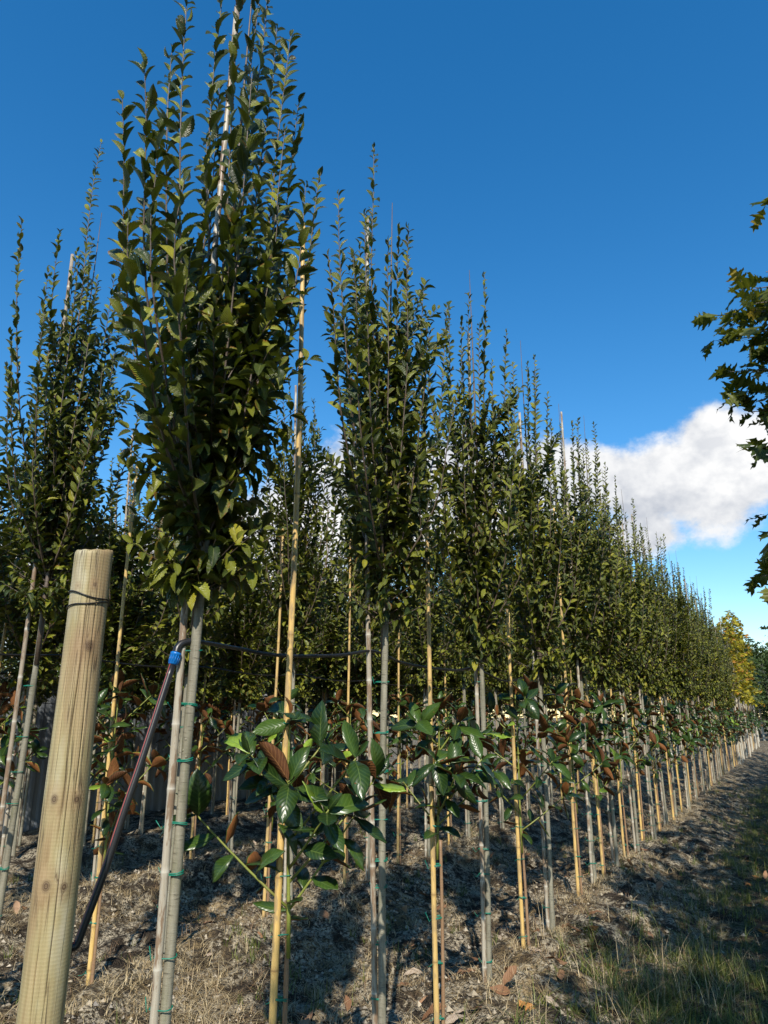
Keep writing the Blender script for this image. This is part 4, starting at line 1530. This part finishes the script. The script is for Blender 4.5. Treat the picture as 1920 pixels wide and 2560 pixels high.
# tall seeding grass at the path edge, in front of the third tree
blades('seed_grass', 480, lambda rg, n: np.stack([rg.normal(-1.0, 0.30, n), rg.normal(5.2, 0.7, n)], -1), 0.22, 0.46, 0.0017, M['dry_blade'], 6, 0.55, 4, 'long bleached grass stalks arching at the path edge')
blades('long_grass', 2200, lambda rg, n: np.stack([rg.normal(-0.95, 0.32, n), rg.normal(5.4, 0.9, n)], -1), 0.12, 0.34, 0.0036, M['green_blade'], 7, 0.8, 16, 'long green grass clumps arching at the path edge')
blades('straw_litter', 9000, samp(lambda x, y: patch(x, y, 2.6, 44, -0.05, 0.15) * (0.4 + 0.6 * bed(x, y))), 0.10, 0.26, 0.0022, M['dry_blade'], 8, 1.25, 5, 'flattened straw litter strewn across bed and path edge', 'straw')


def feet(rg, n):
    ys = np.array(row1[:10] + MF + [2.53, 3.88] + [4.12, 5.55, 6.94, 2.8, 5.25, 6.5])
    xs = np.array([-1.87] * (len(row1[:10]) + len(MF) + 2) + [-4.0] * 6)
    k = rg.integers(0, len(ys), n)
    return np.stack([xs[k] + rg.normal(0, 0.09, n), ys[k] + rg.normal(0, 0.09, n)], -1)


blades('foot_grass', 4200, feet, 0.05, 0.16, 0.0020, M['dry_blade'], 11, 0.9, 6, 'dry grass gathered round the feet of stems and canes')


def crumbs(n, seed):
    rg = np.random.default_rng(seed)
    c = samp(lambda x, y: bed(x, y) * patch(x, y, 1.3, 50, -0.12, 0.15) + 0.06)(rg, n)
    s = 0.004 + 0.020 * rg.random(n) ** 4
    z = gz(c[:, 0], c[:, 1])
    octa = np.array([(1, 0, 0), (-1, 0, 0), (0, 1, 0), (0, -1, 0), (0, 0, 0.8), (0, 0, -0.8)], float)
    fc = np.array([(0, 2, 4), (2, 1, 4), (1, 3, 4), (3, 0, 4), (2, 0, 5), (1, 2, 5), (3, 1, 5), (0, 3, 5)])
    V = octa[None] * s[:, None, None] * rg.uniform(0.6, 1.4, (n, 6, 1)) + rg.normal(0, 0.15, (n, 6, 3)) * s[:, None, None]
    V = V + np.stack([c[:, 0], c[:, 1], z + s * 0.3], -1)[:, None]
    F = (fc[None] + (np.arange(n) * 6)[:, None, None]).reshape(-1, 3)
    o = obj('soil_crumbs', build_mesh('soil_crumbs', V.reshape(-1, 3), F, M['crumb'], None, {'rnd': np.repeat(rg.random(n), 6)}, False))
    kind(o, 'stuff')
    tag(o, 'pale dry soil crumbs strewn over the planting beds', 'soil')


crumbs(26000, 9)

# fallen leaves
rg = np.random.default_rng(77)


def drop_leaf(x, y, mesh, L, label, group, name='fallen_leaf', lift=0.012):
    z = float(gz(np.array([x]), np.array([y]))[0])
    o = obj(name, mesh, None, (x, y, z + lift))
    o.rotation_euler = (rg.normal(0, 0.35) + (math.pi if rg.random() < 0.35 else 0), rg.normal(0, 0.35), rg.uniform(0, 6.28))
    o.scale = (L, L, L)
    tag(o, label, 'leaf', group)


for k in range(190):
    xr = ROWX[int(rg.integers(0, 3)) if k > 110 else 0]
    drop_leaf(xr + rg.normal(0.0, 0.5), 2.7 + 8 * rg.random() ** 1.4, FALL_MESH[k % 6], rg.uniform(0.10, 0.17), 'dry brown magnolia leaf fallen on the planting bed', 'fallen magnolia leaves on the beds')
for k in range(170):
    drop_leaf(rg.uniform(-0.85, 0.9), 3.2 + 11 * rg.random() ** 1.3, FALLOAK_MESH[k % 3] if k % 3 else FALL_MESH[k % 6], rg.uniform(0.08, 0.14), 'orange brown dead leaf lying on the shaded path', 'dead leaves on the path')
w = on_plane_x(1228, 2490, -1.70)
g0 = lambda px, py: CAMP + (FWD * FPX + RGT * (px - 960) - UPV * (py - 1280)) * ((-0.02 - 1.6) / (FWD * FPX + RGT * (px - 960) - UPV * (py - 1280))[2])
for (px, py, L, kk, lb) in [(1225, 2490, 0.13, 0, 'broad brown leaf against the foot of the third hornbeam'), (1165, 2530, 0.12, 3, 'pale curled leaf just before the third hornbeam'), (1295, 2545, 0.12, -1, 'yellow orange oak leaf lying on bare soil at the bed edge')]:
    p = g0(px, py)
    drop_leaf(p[0], p[1], FALLOAK_MESH[0] if kk < 0 else FALL_MESH[kk], L, lb, None, 'fallen_leaf', 0.02)
